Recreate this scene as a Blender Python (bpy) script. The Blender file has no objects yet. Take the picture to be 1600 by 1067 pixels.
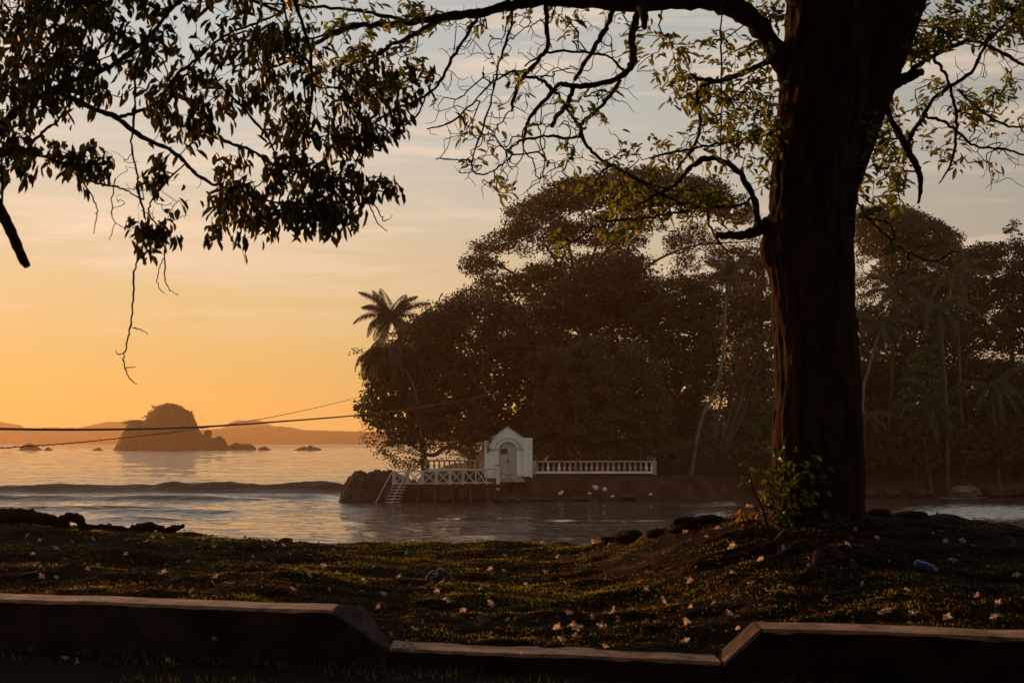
import bpy, bmesh, math, random
import numpy as np
from mathutils import Vector, Matrix
from mathutils.geometry import tessellate_polygon

R = math.radians
random.seed(7)
rng = np.random.default_rng(11)
scn = bpy.context.scene
col = scn.collection

# ------------------------------------------------------------------ camera
F = 2222.0            # focal length in pixels of a 1600 px wide frame
PITCH = R(4.03)
CAMZ = 4.5
cam_d = bpy.data.cameras.new("camera")
cam_d.lens = 50.0
cam_d.sensor_width = 36.0
cam_d.clip_start = 0.1
cam_d.clip_end = 20000
cam_d.dof.use_dof = True
cam_d.dof.focus_distance = 60
cam_d.dof.aperture_fstop = 7.0
cam = bpy.data.objects.new("camera", cam_d)
cam.location = (0, 0, CAMZ)
cam.rotation_euler = (math.pi / 2 + PITCH, 0, 0)
col.objects.link(cam)
scn.camera = cam

# ------------------------------------------------------------------ sky, sun, exposure
SUN_AZ = R(-41)       # from straight ahead, towards the left
SUN_EL = R(4.7)
scn.view_settings.view_transform = 'Standard'
scn.view_settings.look = 'None'
scn.view_settings.gamma = 1
scn.view_settings.exposure = 0.0

w = bpy.data.worlds.new("World")
scn.world = w
w.use_nodes = True
nt = w.node_tree
nt.nodes.clear()
N = nt.nodes.new
LK = nt.links.new


def mth(op, a, b=None, clamp=False, nodes=N, link=LK):
    n = nodes('ShaderNodeMath')
    n.operation = op
    n.use_clamp = clamp
    for i, s in enumerate((a, b)):
        if s is None:
            continue
        if isinstance(s, (int, float)):
            n.inputs[i].default_value = s
        else:
            link(s, n.inputs[i])
    return n.outputs[0]


out = N('ShaderNodeOutputWorld')
bg = N('ShaderNodeBackground')
sky = N('ShaderNodeTexSky')
sky.sky_type = 'NISHITA'
sky.sun_disc = False
sky.sun_elevation = SUN_EL
sky.sun_rotation = SUN_AZ
sky.altitude = 0
sky.air_density = 1.6
sky.dust_density = 4.0
sky.ozone_density = 1.0
tc = N('ShaderNodeTexCoord')
sep = N('ShaderNodeSeparateXYZ')
LK(tc.outputs['Generated'], sep.inputs[0])
zz = mth('MAXIMUM', sep.outputs['Z'], 0.0)
# evening colours by height over the horizon
ramp = N('ShaderNodeValToRGB')
cr = ramp.color_ramp
cr.interpolation = 'B_SPLINE'
stops = [(0.0, (0.87, 0.53, 0.13)), (0.05, (0.77, 0.52, 0.16)), (0.11, (0.78, 0.59, 0.33)), (0.17, (0.67, 0.61, 0.49)),
         (0.25, (0.55, 0.59, 0.57)), (0.36, (0.43, 0.50, 0.53)), (0.62, (0.24, 0.30, 0.34)), (1.0, (0.16, 0.21, 0.26))]
while len(cr.elements) < len(stops):
    cr.elements.new(0.5)
for e, (p, c) in zip(cr.elements, stops):
    e.position = p
    e.color = (*c, 1)
LK(zz, ramp.inputs[0])
# falls off away from the sun's side
sx, sy = math.sin(SUN_AZ), math.cos(SUN_AZ)
dot = mth('ADD', mth('MULTIPLY', sep.outputs['X'], sx), mth('MULTIPLY', sep.outputs['Y'], sy))
fall = N('ShaderNodeMapRange')
fall.interpolation_type = 'SMOOTHERSTEP'
fall.inputs['From Min'].default_value = -0.2
fall.inputs['From Max'].default_value = 0.98
fall.inputs['To Min'].default_value = 0.66
fall.inputs['To Max'].default_value = 1.06
LK(dot, fall.inputs['Value'])
side = N('ShaderNodeMixRGB')
side.blend_type = 'MIX'
side.inputs[1].default_value = (0.36, 0.37, 0.345, 1)   # cooler, away from the sun
LK(ramp.outputs[0], side.inputs[2])
sf = N('ShaderNodeMapRange')
sf.inputs['From Min'].default_value = 0.25
sf.inputs['From Max'].default_value = 0.86
LK(dot, sf.inputs['Value'])
LK(sf.outputs[0], side.inputs[0])
# wisps of cloud
mp = N('ShaderNodeMapping')
mp.inputs['Scale'].default_value = (2.0, 2.0, 24)
mp.inputs['Rotation'].default_value = (0.05, 0.09, 0.3)
LK(tc.outputs['Generated'], mp.inputs[0])
cn = N('ShaderNodeTexNoise')
cn.inputs['Scale'].default_value = 2.3
cn.inputs['Detail'].default_value = 8
cn.inputs['Roughness'].default_value = 0.6
cn.inputs['Distortion'].default_value = 0.5
LK(mp.outputs[0], cn.inputs[0])
cm = N('ShaderNodeMapRange')
cm.inputs['From Min'].default_value = 0.47
cm.inputs['From Max'].default_value = 0.72
LK(cn.outputs[0], cm.inputs['Value'])
band = N('ShaderNodeMapRange')
band.inputs['From Min'].default_value = 0.05
band.inputs['From Max'].default_value = 0.13
LK(zz, band.inputs['Value'])
cf = mth('MULTIPLY', mth('MULTIPLY', cm.outputs[0], band.outputs[0]), 0.85)
cloud = N('ShaderNodeMixRGB')
LK(cf, cloud.inputs[0])
LK(side.outputs[0], cloud.inputs[1])
cloud.inputs[2].default_value = (0.93, 0.73, 0.56, 1)
mul = N('ShaderNodeMixRGB')
mul.blend_type = 'MULTIPLY'
mul.inputs[0].default_value = 1
LK(cloud.outputs[0], mul.inputs[1])
LK(fall.outputs[0], mul.inputs[2])
nis = N('ShaderNodeMixRGB')
nis.blend_type = 'MULTIPLY'
nis.inputs[0].default_value = 1
nis.inputs[2].default_value = (0.09, 0.09, 0.09, 1)
LK(sky.outputs[0], nis.inputs[1])
fin = N('ShaderNodeMixRGB')
fin.inputs[0].default_value = 0.90
LK(nis.outputs[0], fin.inputs[1])
LK(mul.outputs[0], fin.inputs[2])
LK(fin.outputs[0], bg.inputs[0])
bg.inputs[1].default_value = 1.0
LK(bg.outputs[0], out.inputs[0])

sun_d = bpy.data.lights.new("sun", 'SUN')
sun_d.energy = 5.0
sun_d.angle = R(0.6)
sun_d.color = (1.0, 0.46, 0.16)
sun = bpy.data.objects.new("sun", sun_d)
sdir = Vector((math.sin(SUN_AZ) * math.cos(SUN_EL), math.cos(SUN_AZ) * math.cos(SUN_EL), math.sin(SUN_EL)))
sun.rotation_euler = sdir.to_track_quat('Z', 'Y').to_euler()
sun.location = (-30, 30, 20)
col.objects.link(sun)

# ------------------------------------------------------------------ helpers
cP, sP = math.cos(PITCH), math.sin(PITCH)


def P(u, v, d):
    """the point at distance d (along y) behind a place in the photograph"""
    u = np.asarray(u, float); v = np.asarray(v, float); d = np.asarray(d, float)
    a = (u - 800) / F
    b = (533.5 - v) / F
    dy = cP - b * sP
    dz = sP + b * cP
    return np.stack([a / dy * d, d + 0 * a, CAMZ + dz / dy * d], -1)


def hsh(ix, iy, iz):
    n = (ix * 374761393 + iy * 668265263 + iz * 2147483647 * 7 + 1013) & 0xffffffff
    n = ((n ^ (n >> 13)) * 1274126177) & 0xffffffff
    n = (n ^ (n >> 16)) & 0xffffffff
    return n.astype(np.float64) / 4294967295.0


def vn(x, y, z=0.0):
    x, y, z = np.broadcast_arrays(np.asarray(x, float), np.asarray(y, float), np.asarray(z, float))
    ix = np.floor(x).astype(np.int64); iy = np.floor(y).astype(np.int64); iz = np.floor(z).astype(np.int64)
    fx = x - ix; fy = y - iy; fz = z - iz
    fx = fx * fx * (3 - 2 * fx); fy = fy * fy * (3 - 2 * fy); fz = fz * fz * (3 - 2 * fz)
    r = 0
    for dx in (0, 1):
        for dy in (0, 1):
            for dz in (0, 1):
                wt = (fx if dx else 1 - fx) * (fy if dy else 1 - fy) * (fz if dz else 1 - fz)
                r = r + wt * hsh(ix + dx, iy + dy, iz + dz)
    return r * 2 - 1


def fbm(x, y, z=0.0, o=4):
    r = 0; a = 1.0; t = 0
    x = np.asarray(x, float); y = np.asarray(y, float); z = np.asarray(z, float)
    for i in range(o):
        r = r + a * vn(x + i * 17.3, y + i * 9.1, z)
        t += a; a *= 0.5; x = x * 2.03; y = y * 2.03; z = z * 2.03
    return r / t


def sstep(a, b, x):
    t = np.clip((x - a) / (b - a), 0, 1)
    return t * t * (3 - 2 * t)


class MB:
    """collects vertices and faces of one mesh"""
    def __init__(s):
        s.v = []; s.f = []; s.n = 0; s.t = []; s.sm = []

    def add(s, v, f, tone=0.5, smooth=False):
        v = np.asarray(v, float).reshape(-1, 3)
        f = np.asarray(f, np.int64)
        s.v.append(v); s.f.append(f + s.n); s.n += len(v)
        t = np.empty(len(f)); t[:] = tone
        s.t.append(t); s.sm.append(np.full(len(f), smooth))

    def build(s, name, mat, parent=None, bevel=0):
        me = bpy.data.meshes.new(name)
        v = np.concatenate(s.v)
        me.vertices.add(len(v))
        if parent is not None:
            q = parent
            while q is not None:
                v = v - np.array(q.location)
                q = q.parent
        me.vertices.foreach_set('co', v.astype(np.float32).ravel())
        li = np.concatenate([f.ravel() for f in s.f])
        tot = np.concatenate([np.full(len(f), f.shape[1]) for f in s.f])
        me.loops.add(len(li))
        me.loops.foreach_set('vertex_index', li.astype(np.int32))
        me.polygons.add(len(tot))
        st = np.concatenate([[0], np.cumsum(tot)[:-1]])
        me.polygons.foreach_set('loop_start', st.astype(np.int32))
        me.polygons.foreach_set('use_smooth', np.concatenate(s.sm))
        at = me.attributes.new('tone', 'FLOAT', 'FACE')
        at.data.foreach_set('value', np.concatenate(s.t).astype(np.float32))
        me.update(calc_edges=True)
        me.validate()
        me.materials.append(mat)
        o = bpy.data.objects.new(name, me)
        col.objects.link(o)
        if parent is not None:
            o.parent = parent
        if bevel:
            b = o.modifiers.new('bevel', 'BEVEL'); b.width = bevel; b.segments = 2; b.limit_method = 'ANGLE'
        return o

    def box(s, x0, x1, y0, y1, z0, z1, rz=0, piv=None, tone=0.5):
        v = np.array([(x, y, z) for z in (z0, z1) for y in (y0, y1) for x in (x0, x1)], float)
        if rz:
            p = np.array(piv if piv is not None else ((x0 + x1) / 2, (y0 + y1) / 2, 0))
            c, q = math.cos(rz), math.sin(rz)
            w_ = v - p
            v = np.stack([w_[:, 0] * c - w_[:, 1] * q, w_[:, 0] * q + w_[:, 1] * c, w_[:, 2]], -1) + p
        s.add(v, [(0, 2, 3, 1), (4, 5, 7, 6), (0, 1, 5, 4), (2, 6, 7, 3), (0, 4, 6, 2), (1, 3, 7, 5)], tone)

    def bar(s, a, b, wd, th, tone=0.5):
        """a straight beam of rectangular section from a to b"""
        a = Vector(a); b = Vector(b)
        d = (b - a).normalized()
        up = Vector((0, 0, 1)) if abs(d.z) < 0.95 else Vector((0, 1, 0))
        sd = d.cross(up).normalized(); up = sd.cross(d)
        v = []
        for p in (a, b):
            for i, j in ((-1, -1), (1, -1), (1, 1), (-1, 1)):
                v.append(p + sd * (i * wd / 2) + up * (j * th / 2))
        s.add([tuple(q) for q in v], [(0, 3, 2, 1), (4, 5, 6, 7), (0, 1, 5, 4), (1, 2, 6, 5), (2, 3, 7, 6), (3, 0, 4, 7)], tone)

    def tube(s, pts, rad, sides=6, tone=0.5, cap=True):
        pts = np.asarray(pts, float)
        n = len(pts)
        rad = np.broadcast_to(np.asarray(rad, float), (n,))
        t = np.gradient(pts, axis=0)
        t /= np.linalg.norm(t, axis=1, keepdims=True) + 1e-9
        ref = np.array([0.13, 0.2, 1.0]) if abs(t[0, 2]) < 0.8 else np.array([1.0, 0.1, 0.2])
        # transported frame
        u = np.cross(t[0], ref); u /= np.linalg.norm(u)
        U = np.empty_like(pts); U[0] = u
        for i in range(1, n):
            u = u - t[i] * np.dot(u, t[i])
            u /= np.linalg.norm(u) + 1e-9
            U[i] = u
        W = np.cross(t, U)
        a = np.arange(sides) * 2 * math.pi / sides
        v = pts[:, None] + rad[:, None, None] * (U[:, None] * np.cos(a)[None, :, None] + W[:, None] * np.sin(a)[None, :, None])
        i = np.arange(n - 1)[:, None] * sides; j = np.arange(sides)[None]; k = (j + 1) % sides
        f = np.stack([i + j, i + k, i + sides + k, i + sides + j], -1).reshape(-1, 4)
        s.add(v, f, tone, True)
        if cap:
            base = s.n - n * sides
            for e, rev in ((0, True), (n - 1, False)):
                idx = [e * sides + q for q in range(sides)]
                if rev:
                    idx = idx[::-1]
                s.f.append(np.array([idx]) + base); s.t.append(np.array([tone])); s.sm.append(np.array([False]))

    def lathe(s, prof, c, sides=12, tone=0.5):
        """prof: (radius, height) pairs, c: base centre"""
        prof = np.array(prof, float); n = len(prof)
        a = np.arange(sides) * 2 * math.pi / sides
        v = np.stack([c[0] + prof[:, :1] * np.cos(a), c[1] + prof[:, :1] * np.sin(a), c[2] + prof[:, 1:] + 0 * a], -1)
        i = np.arange(n - 1)[:, None] * sides; j = np.arange(sides)[None]; k = (j + 1) % sides
        s.add(v, np.stack([i + j, i + k, i + sides + k, i + sides + j], -1).reshape(-1, 4), tone, True)
        base = s.n - n * sides
        s.f.append(np.array([[(n - 1) * sides + q for q in range(sides)]]) + base); s.t.append(np.array([tone])); s.sm.append(np.array([False]))

    def prism(s, outline, y0, y1, tone=0.5):
        """outline (x, z) counter-clockwise seen from the front (-y), extruded y0..y1"""
        n = len(outline)
        tri = np.array(tessellate_polygon([[Vector((x, z, 0)) for x, z in outline]]))
        v = [(x, y0, z) for x, z in outline] + [(x, y1, z) for x, z in outline]
        k = s.n
        s.add(v, np.vstack([tri, tri[:, ::-1] + n]), tone)
        qd = np.array([(i, n + i, n + (i + 1) % n, (i + 1) % n) for i in range(n)])
        s.f.append(qd + k); s.t.append(np.full(len(qd), tone)); s.sm.append(np.full(len(qd), False))

    def leaves(s, C, D, Nn, L, Wd, tone, fold=0.12):
        """near leaves: pointed ovals folded a little along the midrib"""
        C = np.asarray(C); D = D / (np.linalg.norm(D, axis=1, keepdims=True) + 1e-9)
        S = np.cross(D, Nn); S /= np.linalg.norm(S, axis=1, keepdims=True) + 1e-9
        Nv = np.cross(S, D)
        L = L[:, None]; Wd = Wd[:, None]
        tip = C + D * L - Nv * L * 0.12
        mid1 = C + D * L * 0.34; mid2 = C + D * L * 0.72 - Nv * L * 0.04
        up = Nv * Wd * fold * 2
        v = np.stack([C, mid1 + S * Wd * .46 + up, mid2 + S * Wd * .36 + up, tip, mid2 - S * Wd * .36 + up, mid1 - S * Wd * .46 + up], 1)
        n = len(C); b = np.arange(n)[:, None] * 6
        f1 = b + np.array([[0, 1, 2, 3]]); f2 = b + np.array([[0, 3, 4, 5]])
        s.add(v, np.concatenate([f1, f2]), np.concatenate([tone, tone]))

    def bits(s, C, L, Wd, tone, flat=0.4):
        """far leaves: one small diamond each"""
        n = len(C)
        D = rng.normal(size=(n, 3)); D[:, 2] *= (1 - flat); D /= np.linalg.norm(D, axis=1, keepdims=True)
        Q = rng.normal(size=(n, 3)); S = np.cross(D, Q); S /= np.linalg.norm(S, axis=1, keepdims=True)
        L = np.broadcast_to(L, (n,))[:, None]; Wd = np.broadcast_to(Wd, (n,))[:, None]
        v = np.stack([C - D * L / 2, C + S * Wd / 2, C + D * L / 2, C - S * Wd / 2], 1)
        f = np.arange(n)[:, None] * 4 + np.array([[0, 1, 2, 3]])
        s.add(v, f, tone)


def tag(o, label=None, cat=None, group=None, kind=None):
    if label: o['label'] = label
    if cat: o['category'] = cat
    if group: o['group'] = group
    if kind: o['kind'] = kind
    return o


def empty(name, loc, label, cat, group=None):
    o = bpy.data.objects.new(name, None)
    o.location = tuple(float(q) for q in loc)
    o.empty_display_size = 0.2
    col.objects.link(o)
    return tag(o, label, cat, group)


# ------------------------------------------------------------------ materials
def new_mat(name):
    m = bpy.data.materials.new(name)
    m.use_nodes = True
    m.node_tree.nodes.clear()
    return m, m.node_tree.nodes.new, m.node_tree.links.new


def mat_noise(name, c1, c2, scale=5, rough=0.85, bump=0.3, stretch=(1, 1, 1), c3=None, spec=0.3, bscale=None, dist=0.02):
    m, N, LK = new_mat(name)
    o = N('ShaderNodeOutputMaterial'); b = N('ShaderNodeBsdfPrincipled')
    b.inputs['Roughness'].default_value = rough
    b.inputs['Specular IOR Level'].default_value = spec
    t = N('ShaderNodeTexCoord'); mp = N('ShaderNodeMapping'); mp.inputs['Scale'].default_value = stretch
    LK(t.outputs['Object'], mp.inputs[0])
    n = N('ShaderNodeTexNoise'); n.inputs['Scale'].default_value = scale; n.inputs['Detail'].default_value = 7
    n.inputs['Roughness'].default_value = 0.65
    LK(mp.outputs[0], n.inputs[0])
    r = N('ShaderNodeValToRGB'); e = r.color_ramp.elements
    e[0].position = 0.32; e[0].color = (*c1, 1); e[1].position = 0.68; e[1].color = (*c2, 1)
    if c3:
        q = e.new(0.5); q.color = (*c3, 1)
    LK(n.outputs[0], r.inputs[0]); LK(r.outputs[0], b.inputs['Base Color'])
    if bump:
        n2 = N('ShaderNodeTexNoise'); n2.inputs['Scale'].default_value = bscale or scale * 4; n2.inputs['Detail'].default_value = 6
        LK(mp.outputs[0], n2.inputs[0])
        bp = N('ShaderNodeBump'); bp.inputs['Strength'].default_value = bump; bp.inputs['Distance'].default_value = dist
        LK(n2.outputs[0], bp.inputs['Height']); LK(bp.outputs[0], b.inputs['Normal'])
    LK(b.outputs[0], o.inputs[0])
    return m


def mat_leaf(name, c1, c2, trans=0.3, tcol=(0.35, 0.33, 0.03), rough=0.5, c3=None, spec=0.25):
    """c1..c2 by the leaf's own tone; c3 for the few turned ones"""
    m, N, LK = new_mat(name)
    o = N('ShaderNodeOutputMaterial'); b = N('ShaderNodeBsdfPrincipled')
    b.inputs['Roughness'].default_value = rough
    b.inputs['Specular IOR Level'].default_value = spec
    a = N('ShaderNodeAttribute'); a.attribute_name = 'tone'
    r = N('ShaderNodeValToRGB'); e = r.color_ramp.elements
    e[0].position = 0.0; e[0].color = (*c1, 1); e[1].position = 0.88; e[1].color = (*c2, 1)
    if c3:
        q = e.new(0.97); q.color = (*c3, 1)
    LK(a.outputs['Fac'], r.inputs[0]); LK(r.outputs[0], b.inputs['Base Color'])
    if trans:
        tr = N('ShaderNodeBsdfTranslucent'); mx = N('ShaderNodeMixShader'); mx.inputs[0].default_value = trans
        mc = N('ShaderNodeMixRGB'); mc.inputs[0].default_value = 0.6; mc.inputs[2].default_value = (*tcol, 1)
        LK(r.outputs[0], mc.inputs[1]); LK(mc.outputs[0], tr.inputs[0])
        LK(b.outputs[0], mx.inputs[1]); LK(tr.outputs[0], mx.inputs[2]); LK(mx.outputs[0], o.inputs[0])
    else:
        LK(b.outputs[0], o.inputs[0])
    return m


M = {}
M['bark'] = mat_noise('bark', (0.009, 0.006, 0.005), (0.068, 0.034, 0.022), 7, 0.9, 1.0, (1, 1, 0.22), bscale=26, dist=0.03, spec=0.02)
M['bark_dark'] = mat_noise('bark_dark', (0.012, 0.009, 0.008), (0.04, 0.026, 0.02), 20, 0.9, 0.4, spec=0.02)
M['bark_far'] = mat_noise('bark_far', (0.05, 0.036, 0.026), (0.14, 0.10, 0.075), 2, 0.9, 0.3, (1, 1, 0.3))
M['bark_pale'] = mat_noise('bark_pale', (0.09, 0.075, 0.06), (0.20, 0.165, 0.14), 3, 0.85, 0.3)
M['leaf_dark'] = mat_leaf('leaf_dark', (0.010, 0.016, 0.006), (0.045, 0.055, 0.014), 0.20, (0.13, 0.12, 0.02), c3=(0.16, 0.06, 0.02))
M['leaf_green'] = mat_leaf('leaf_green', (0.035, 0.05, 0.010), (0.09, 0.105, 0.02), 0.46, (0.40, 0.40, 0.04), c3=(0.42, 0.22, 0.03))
M['leaf_ivy'] = mat_leaf('leaf_ivy', (0.010, 0.022, 0.006), (0.04, 0.07, 0.015), 0.30, (0.22, 0.30, 0.03), c3=(0.38, 0.08, 0.02))
M['isl_dark'] = mat_leaf('isl_dark', (0.034, 0.024, 0.010), (0.10, 0.062, 0.022), 0.12, (0.10, 0.06, 0.01))
M['isl_mid'] = mat_leaf('isl_mid', (0.042, 0.038, 0.016), (0.125, 0.10, 0.040), 0.12, (0.10, 0.08, 0.02))
M['isl_green'] = mat_leaf('isl_green', (0.045, 0.065, 0.022), (0.12, 0.15, 0.05), 0.12, (0.10, 0.12, 0.02))
M['palm'] = mat_leaf('palm', (0.028, 0.031, 0.014), (0.085, 0.085, 0.036), 0.12, (0.12, 0.10, 0.03))
M['grass'] = mat_leaf('grass', (0.022, 0.042, 0.006), (0.10, 0.125, 0.018), 0.46, (0.66, 0.52, 0.05), rough=0.8, c3=(0.42, 0.20, 0.05), spec=0.03)
M['litter'] = mat_leaf('litter', (0.02, 0.011, 0.006), (0.11, 0.055, 0.025), 0.25, (0.3, 0.12, 0.03), rough=0.8, c3=(0.45, 0.38, 0.32), spec=0.05)
M['petal'] = mat_leaf('petal', (0.36, 0.29, 0.24), (0.80, 0.73, 0.68), 0.42, (0.85, 0.62, 0.48), rough=0.6)
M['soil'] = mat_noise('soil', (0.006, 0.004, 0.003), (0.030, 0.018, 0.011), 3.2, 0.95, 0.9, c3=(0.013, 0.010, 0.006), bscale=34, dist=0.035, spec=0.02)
M['asphalt'] = mat_noise('asphalt', (0.010, 0.008, 0.007), (0.026, 0.021, 0.018), 2.0, 0.92, 0.8, bscale=90, dist=0.01, spec=0.02)
M['concrete'] = mat_noise('concrete', (0.17, 0.095, 0.065), (0.72, 0.45, 0.33), 4.2, 0.75, 0.9, c3=(0.52, 0.30, 0.21), bscale=40, dist=0.006)  # kerb top: the evening light on it is put into a paler colour
M['kerb_face_shaded'] = mat_noise('kerb_face_shaded', (0.008, 0.007, 0.007), (0.07, 0.055, 0.05), 1.9, 0.95, 0.8, c3=(0.030, 0.024, 0.020), bscale=30, dist=0.01, spec=0.02)  # same concrete turned from the sun, its shade put into the colour
M['kerb_slope'] = mat_noise('kerb_slope', (0.04, 0.03, 0.03), (0.22, 0.16, 0.16), 4, 0.95, 0.8, c3=(0.10, 0.075, 0.075), bscale=30, dist=0.01, spec=0.02)  # slanted ends: tone between the shaded face and the lit top
M['isl_soil'] = mat_noise('isl_soil', (0.025, 0.015, 0.010), (0.095, 0.055, 0.038), 0.9, 0.95, 0.8, bscale=6, dist=0.2, spec=0.02)
M['rock'] = mat_noise('rock', (0.025, 0.015, 0.011), (0.095, 0.06, 0.045), 1.1, 0.9, 0.9, bscale=5, dist=0.2)
M['rock_pale'] = mat_noise('rock_pale', (0.07, 0.055, 0.042), (0.24, 0.20, 0.165), 1.6, 0.9, 0.6, bscale=6, dist=0.1)
M['rock_far'] = mat_noise('rock_far', (0.02, 0.013, 0.008), (0.05, 0.03, 0.018), 0.12, 0.95, 0.6, bscale=.6, dist=1.0)
M['hill'] = mat_noise('hill', (0.035, 0.040, 0.022), (0.06, 0.06, 0.035), 0.01, 0.95, 0)
M['plaster'] = mat_noise('plaster', (0.58, 0.58, 0.56), (0.88, 0.88, 0.86), 1.3, 0.8, 0.25, (1, 1, 0.5), c3=(0.84, 0.84, 0.82), bscale=12)
M['plaster_old'] = mat_noise('plaster_old', (0.20, 0.15, 0.12), (0.55, 0.47, 0.41), 3.0, 0.85, 0.3)
M['white_wood'] = mat_noise('white_wood', (0.38, 0.34, 0.31), (0.68, 0.63, 0.59), 3.0, 0.7, 0.2)
M['door_wood'] = mat_noise('door_wood', (0.44, 0.37, 0.33), (0.62, 0.54, 0.49), 3.0, 0.7, 0.3, (8, 1, 1))
M['sign_red'] = mat_noise('sign_red', (0.07, 0.02, 0.02), (0.10, 0.03, 0.028), 5, 0.6, 0)
M['sign_text'] = mat_noise('sign_text', (0.20, 0.07, 0.06), (0.26, 0.09, 0.08), 5, 0.6, 0)
M['dark_wood'] = mat_noise('dark_wood', (0.035, 0.02, 0.015), (0.09, 0.055, 0.04), 3, 0.85, 0.4)
M['cable'] = mat_noise('cable', (0.012, 0.011, 0.010), (0.022, 0.02, 0.018), 5, 0.5, 0)
M['roof_blue'] = mat_noise('roof_blue', (0.30, 0.33, 0.38), (0.42, 0.45, 0.50), 2, 0.6, 0.2)
M['wall_villa'] = mat_noise('wall_villa', (0.26, 0.25, 0.27), (0.42, 0.40, 0.42), 1, 0.8, 0.2)
M['glass_dark'] = mat_noise('glass_dark', (0.02, 0.02, 0.022), (0.03, 0.03, 0.032), 1, 0.15, 0)
M['scrap'] = mat_noise('scrap', (0.55, 0.53, 0.50), (0.8, 0.78, 0.74), 4, 0.7, 0.3)
M['bag'] = mat_noise('bag', (0.015, 0.02, 0.03), (0.05, 0.06, 0.08), 12, 0.35, 0.3)
M['bottle'] = mat_noise('bottle', (0.01, 0.07, 0.32), (0.03, 0.16, 0.55), 16, 0.25, 0.2, spec=0.6)
M['cap_white'] = mat_noise('cap_white', (0.5, 0.5, 0.5), (0.6, 0.6, 0.6), 5, 0.5, 0)

# ------------------------------------------------------------------ foreground ground
SIL_U = [-2500, -400, 0, 60, 130, 200, 270, 330, 400, 500, 860, 930, 990, 1040, 1130, 1200, 1290, 1360, 1480, 1540, 1600, 1800, 2600]
SIL_V = [812, 806, 805, 809, 817, 824, 829, 836, 842, 848, 848, 846, 836, 826, 812, 808, 805, 806, 811, 818, 827, 838, 845]


def kerb_front(x):            # the front line of the kerb
    return 9.86 - 0.285 * (np.asarray(x) + 1.17) + 0.006 * (np.asarray(x) + 1.17) ** 2


def crest_y(x, y=None):
    u = 800 + F * np.asarray(x) / 16.0
    return 18.0 - 3.2 * sstep(880, 1080, u)


def ground_z(x, y):
    """height of the bank (world z)"""
    x = np.asarray(x, float); y = np.asarray(y, float)
    yc = crest_y(x)
    u = 800 + F * x / yc
    vs = np.interp(u, SIL_U, SIL_V)
    b = (533.5 - vs) / F
    zc = CAMZ + (sP + b * cP) / (cP - b * sP) * yc
    yk = kerb_front(x) + 0.40
    z0 = CAMZ - 1.40 + 0.165 * (1 - sstep(-2.2, -1.0, x)) + 0.12 * sstep(1.3, 2.2, x)
    t = np.clip((y - yk) / (yc - yk), 0, 1)
    z = z0 + (zc - z0) * t
    # a shallow worn hollow between the kerb and the water, left of the tree
    z = z - 0.05 * np.exp(-((y - 14.6) / 0.9) ** 2) * (1 - sstep(0.2, 2.0, x)) + 0.02 * np.exp(-((y - 13.2) / 0.5) ** 2) * (1 - sstep(0.2, 2.0, x))
    # mound about the tree
    z = z + 0.10 * np.exp(-(((x - 3.0) / 1.6) ** 2 + ((y - 13.4) / 1.1) ** 2))
    z = z + 0.085 * fbm(x * 0.9, y * 1.7, 3.1, 3) + 0.045 * fbm(x * 3.1, y * 4.2, 7.7, 3) + 0.012 * fbm(x * 11, y * 13, 1.7, 2)
    over = np.maximum(y - yc, 0)
    z = z - np.minimum(over * 0.55 + over ** 2 * 0.12, 6.2)
    # the bed near the kerb is flat
    return z


def G(u, v, y0=8.0, y1=24.0):
    """where the sight line through (u, v) meets the bank"""
    ys = np.linspace(y0, y1, 900)
    p = P(u, v, ys)
    yk = kerb_front(p[:, 0])
    gz = np.where(ys > yk + 0.4, ground_z(p[:, 0], ys), np.where(ys > yk - 0.05, CAMZ - 1.395, front_z(p[:, 0], ys)))
    i = int(np.argmax(p[:, 2] <= gz))
    if p[i, 2] > gz[i]:
        i = len(ys) - 1
    q = p[i].copy(); q[2] = gz[i]
    return q


def front_z(x, y):
    return CAMZ - 1.52 + 0.02 * fbm(x * 1.2, y * 1.2, 5.5, 3) + 0.010 * fbm(x * 9, y * 9, 1.5, 2)


def grid_mesh(name, X, Y, Z, mat, attr=None):
    m = MB()
    r, c = X.shape
    i = np.arange(r - 1)[:, None] * c; j = np.arange(c - 1)[None]
    f = np.stack([i + j, i + j + 1, i + c + j + 1, i + c + j], -1).reshape(-1, 4)
    m.add(np.stack([X, Y, Z], -1), f, 0.5, True)
    o = m.build(name, mat)
    if attr:
        for k, a in attr.items():
            at = o.data.attributes.new(k, 'FLOAT', 'POINT')
            at.data.foreach_set('value', a.astype(np.float32).ravel())
    return o


xs = np.linspace(-13, 13, 620)
tt = np.linspace(0, 1, 330)
XX = np.broadcast_to(xs, (330, 620)).copy()
YY = (kerb_front(XX) + 0.30) * (1 - tt[:, None]) + 27 * tt[:, None]
ZZ = ground_z(XX, YY)
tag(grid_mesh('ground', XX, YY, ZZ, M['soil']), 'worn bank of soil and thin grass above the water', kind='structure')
xs = np.linspace(-16, 16, 260)
tt = np.linspace(0, 1, 130)
XX = np.broadcast_to(xs, (130, 260)).copy()
YY = -20 * (1 - tt[:, None]) + (kerb_front(XX) + 0.12) * tt[:, None]
tag(grid_mesh('road', XX, YY, front_z(XX, YY), M['asphalt']), 'dark roadside in front of the kerb', kind='structure')


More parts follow.
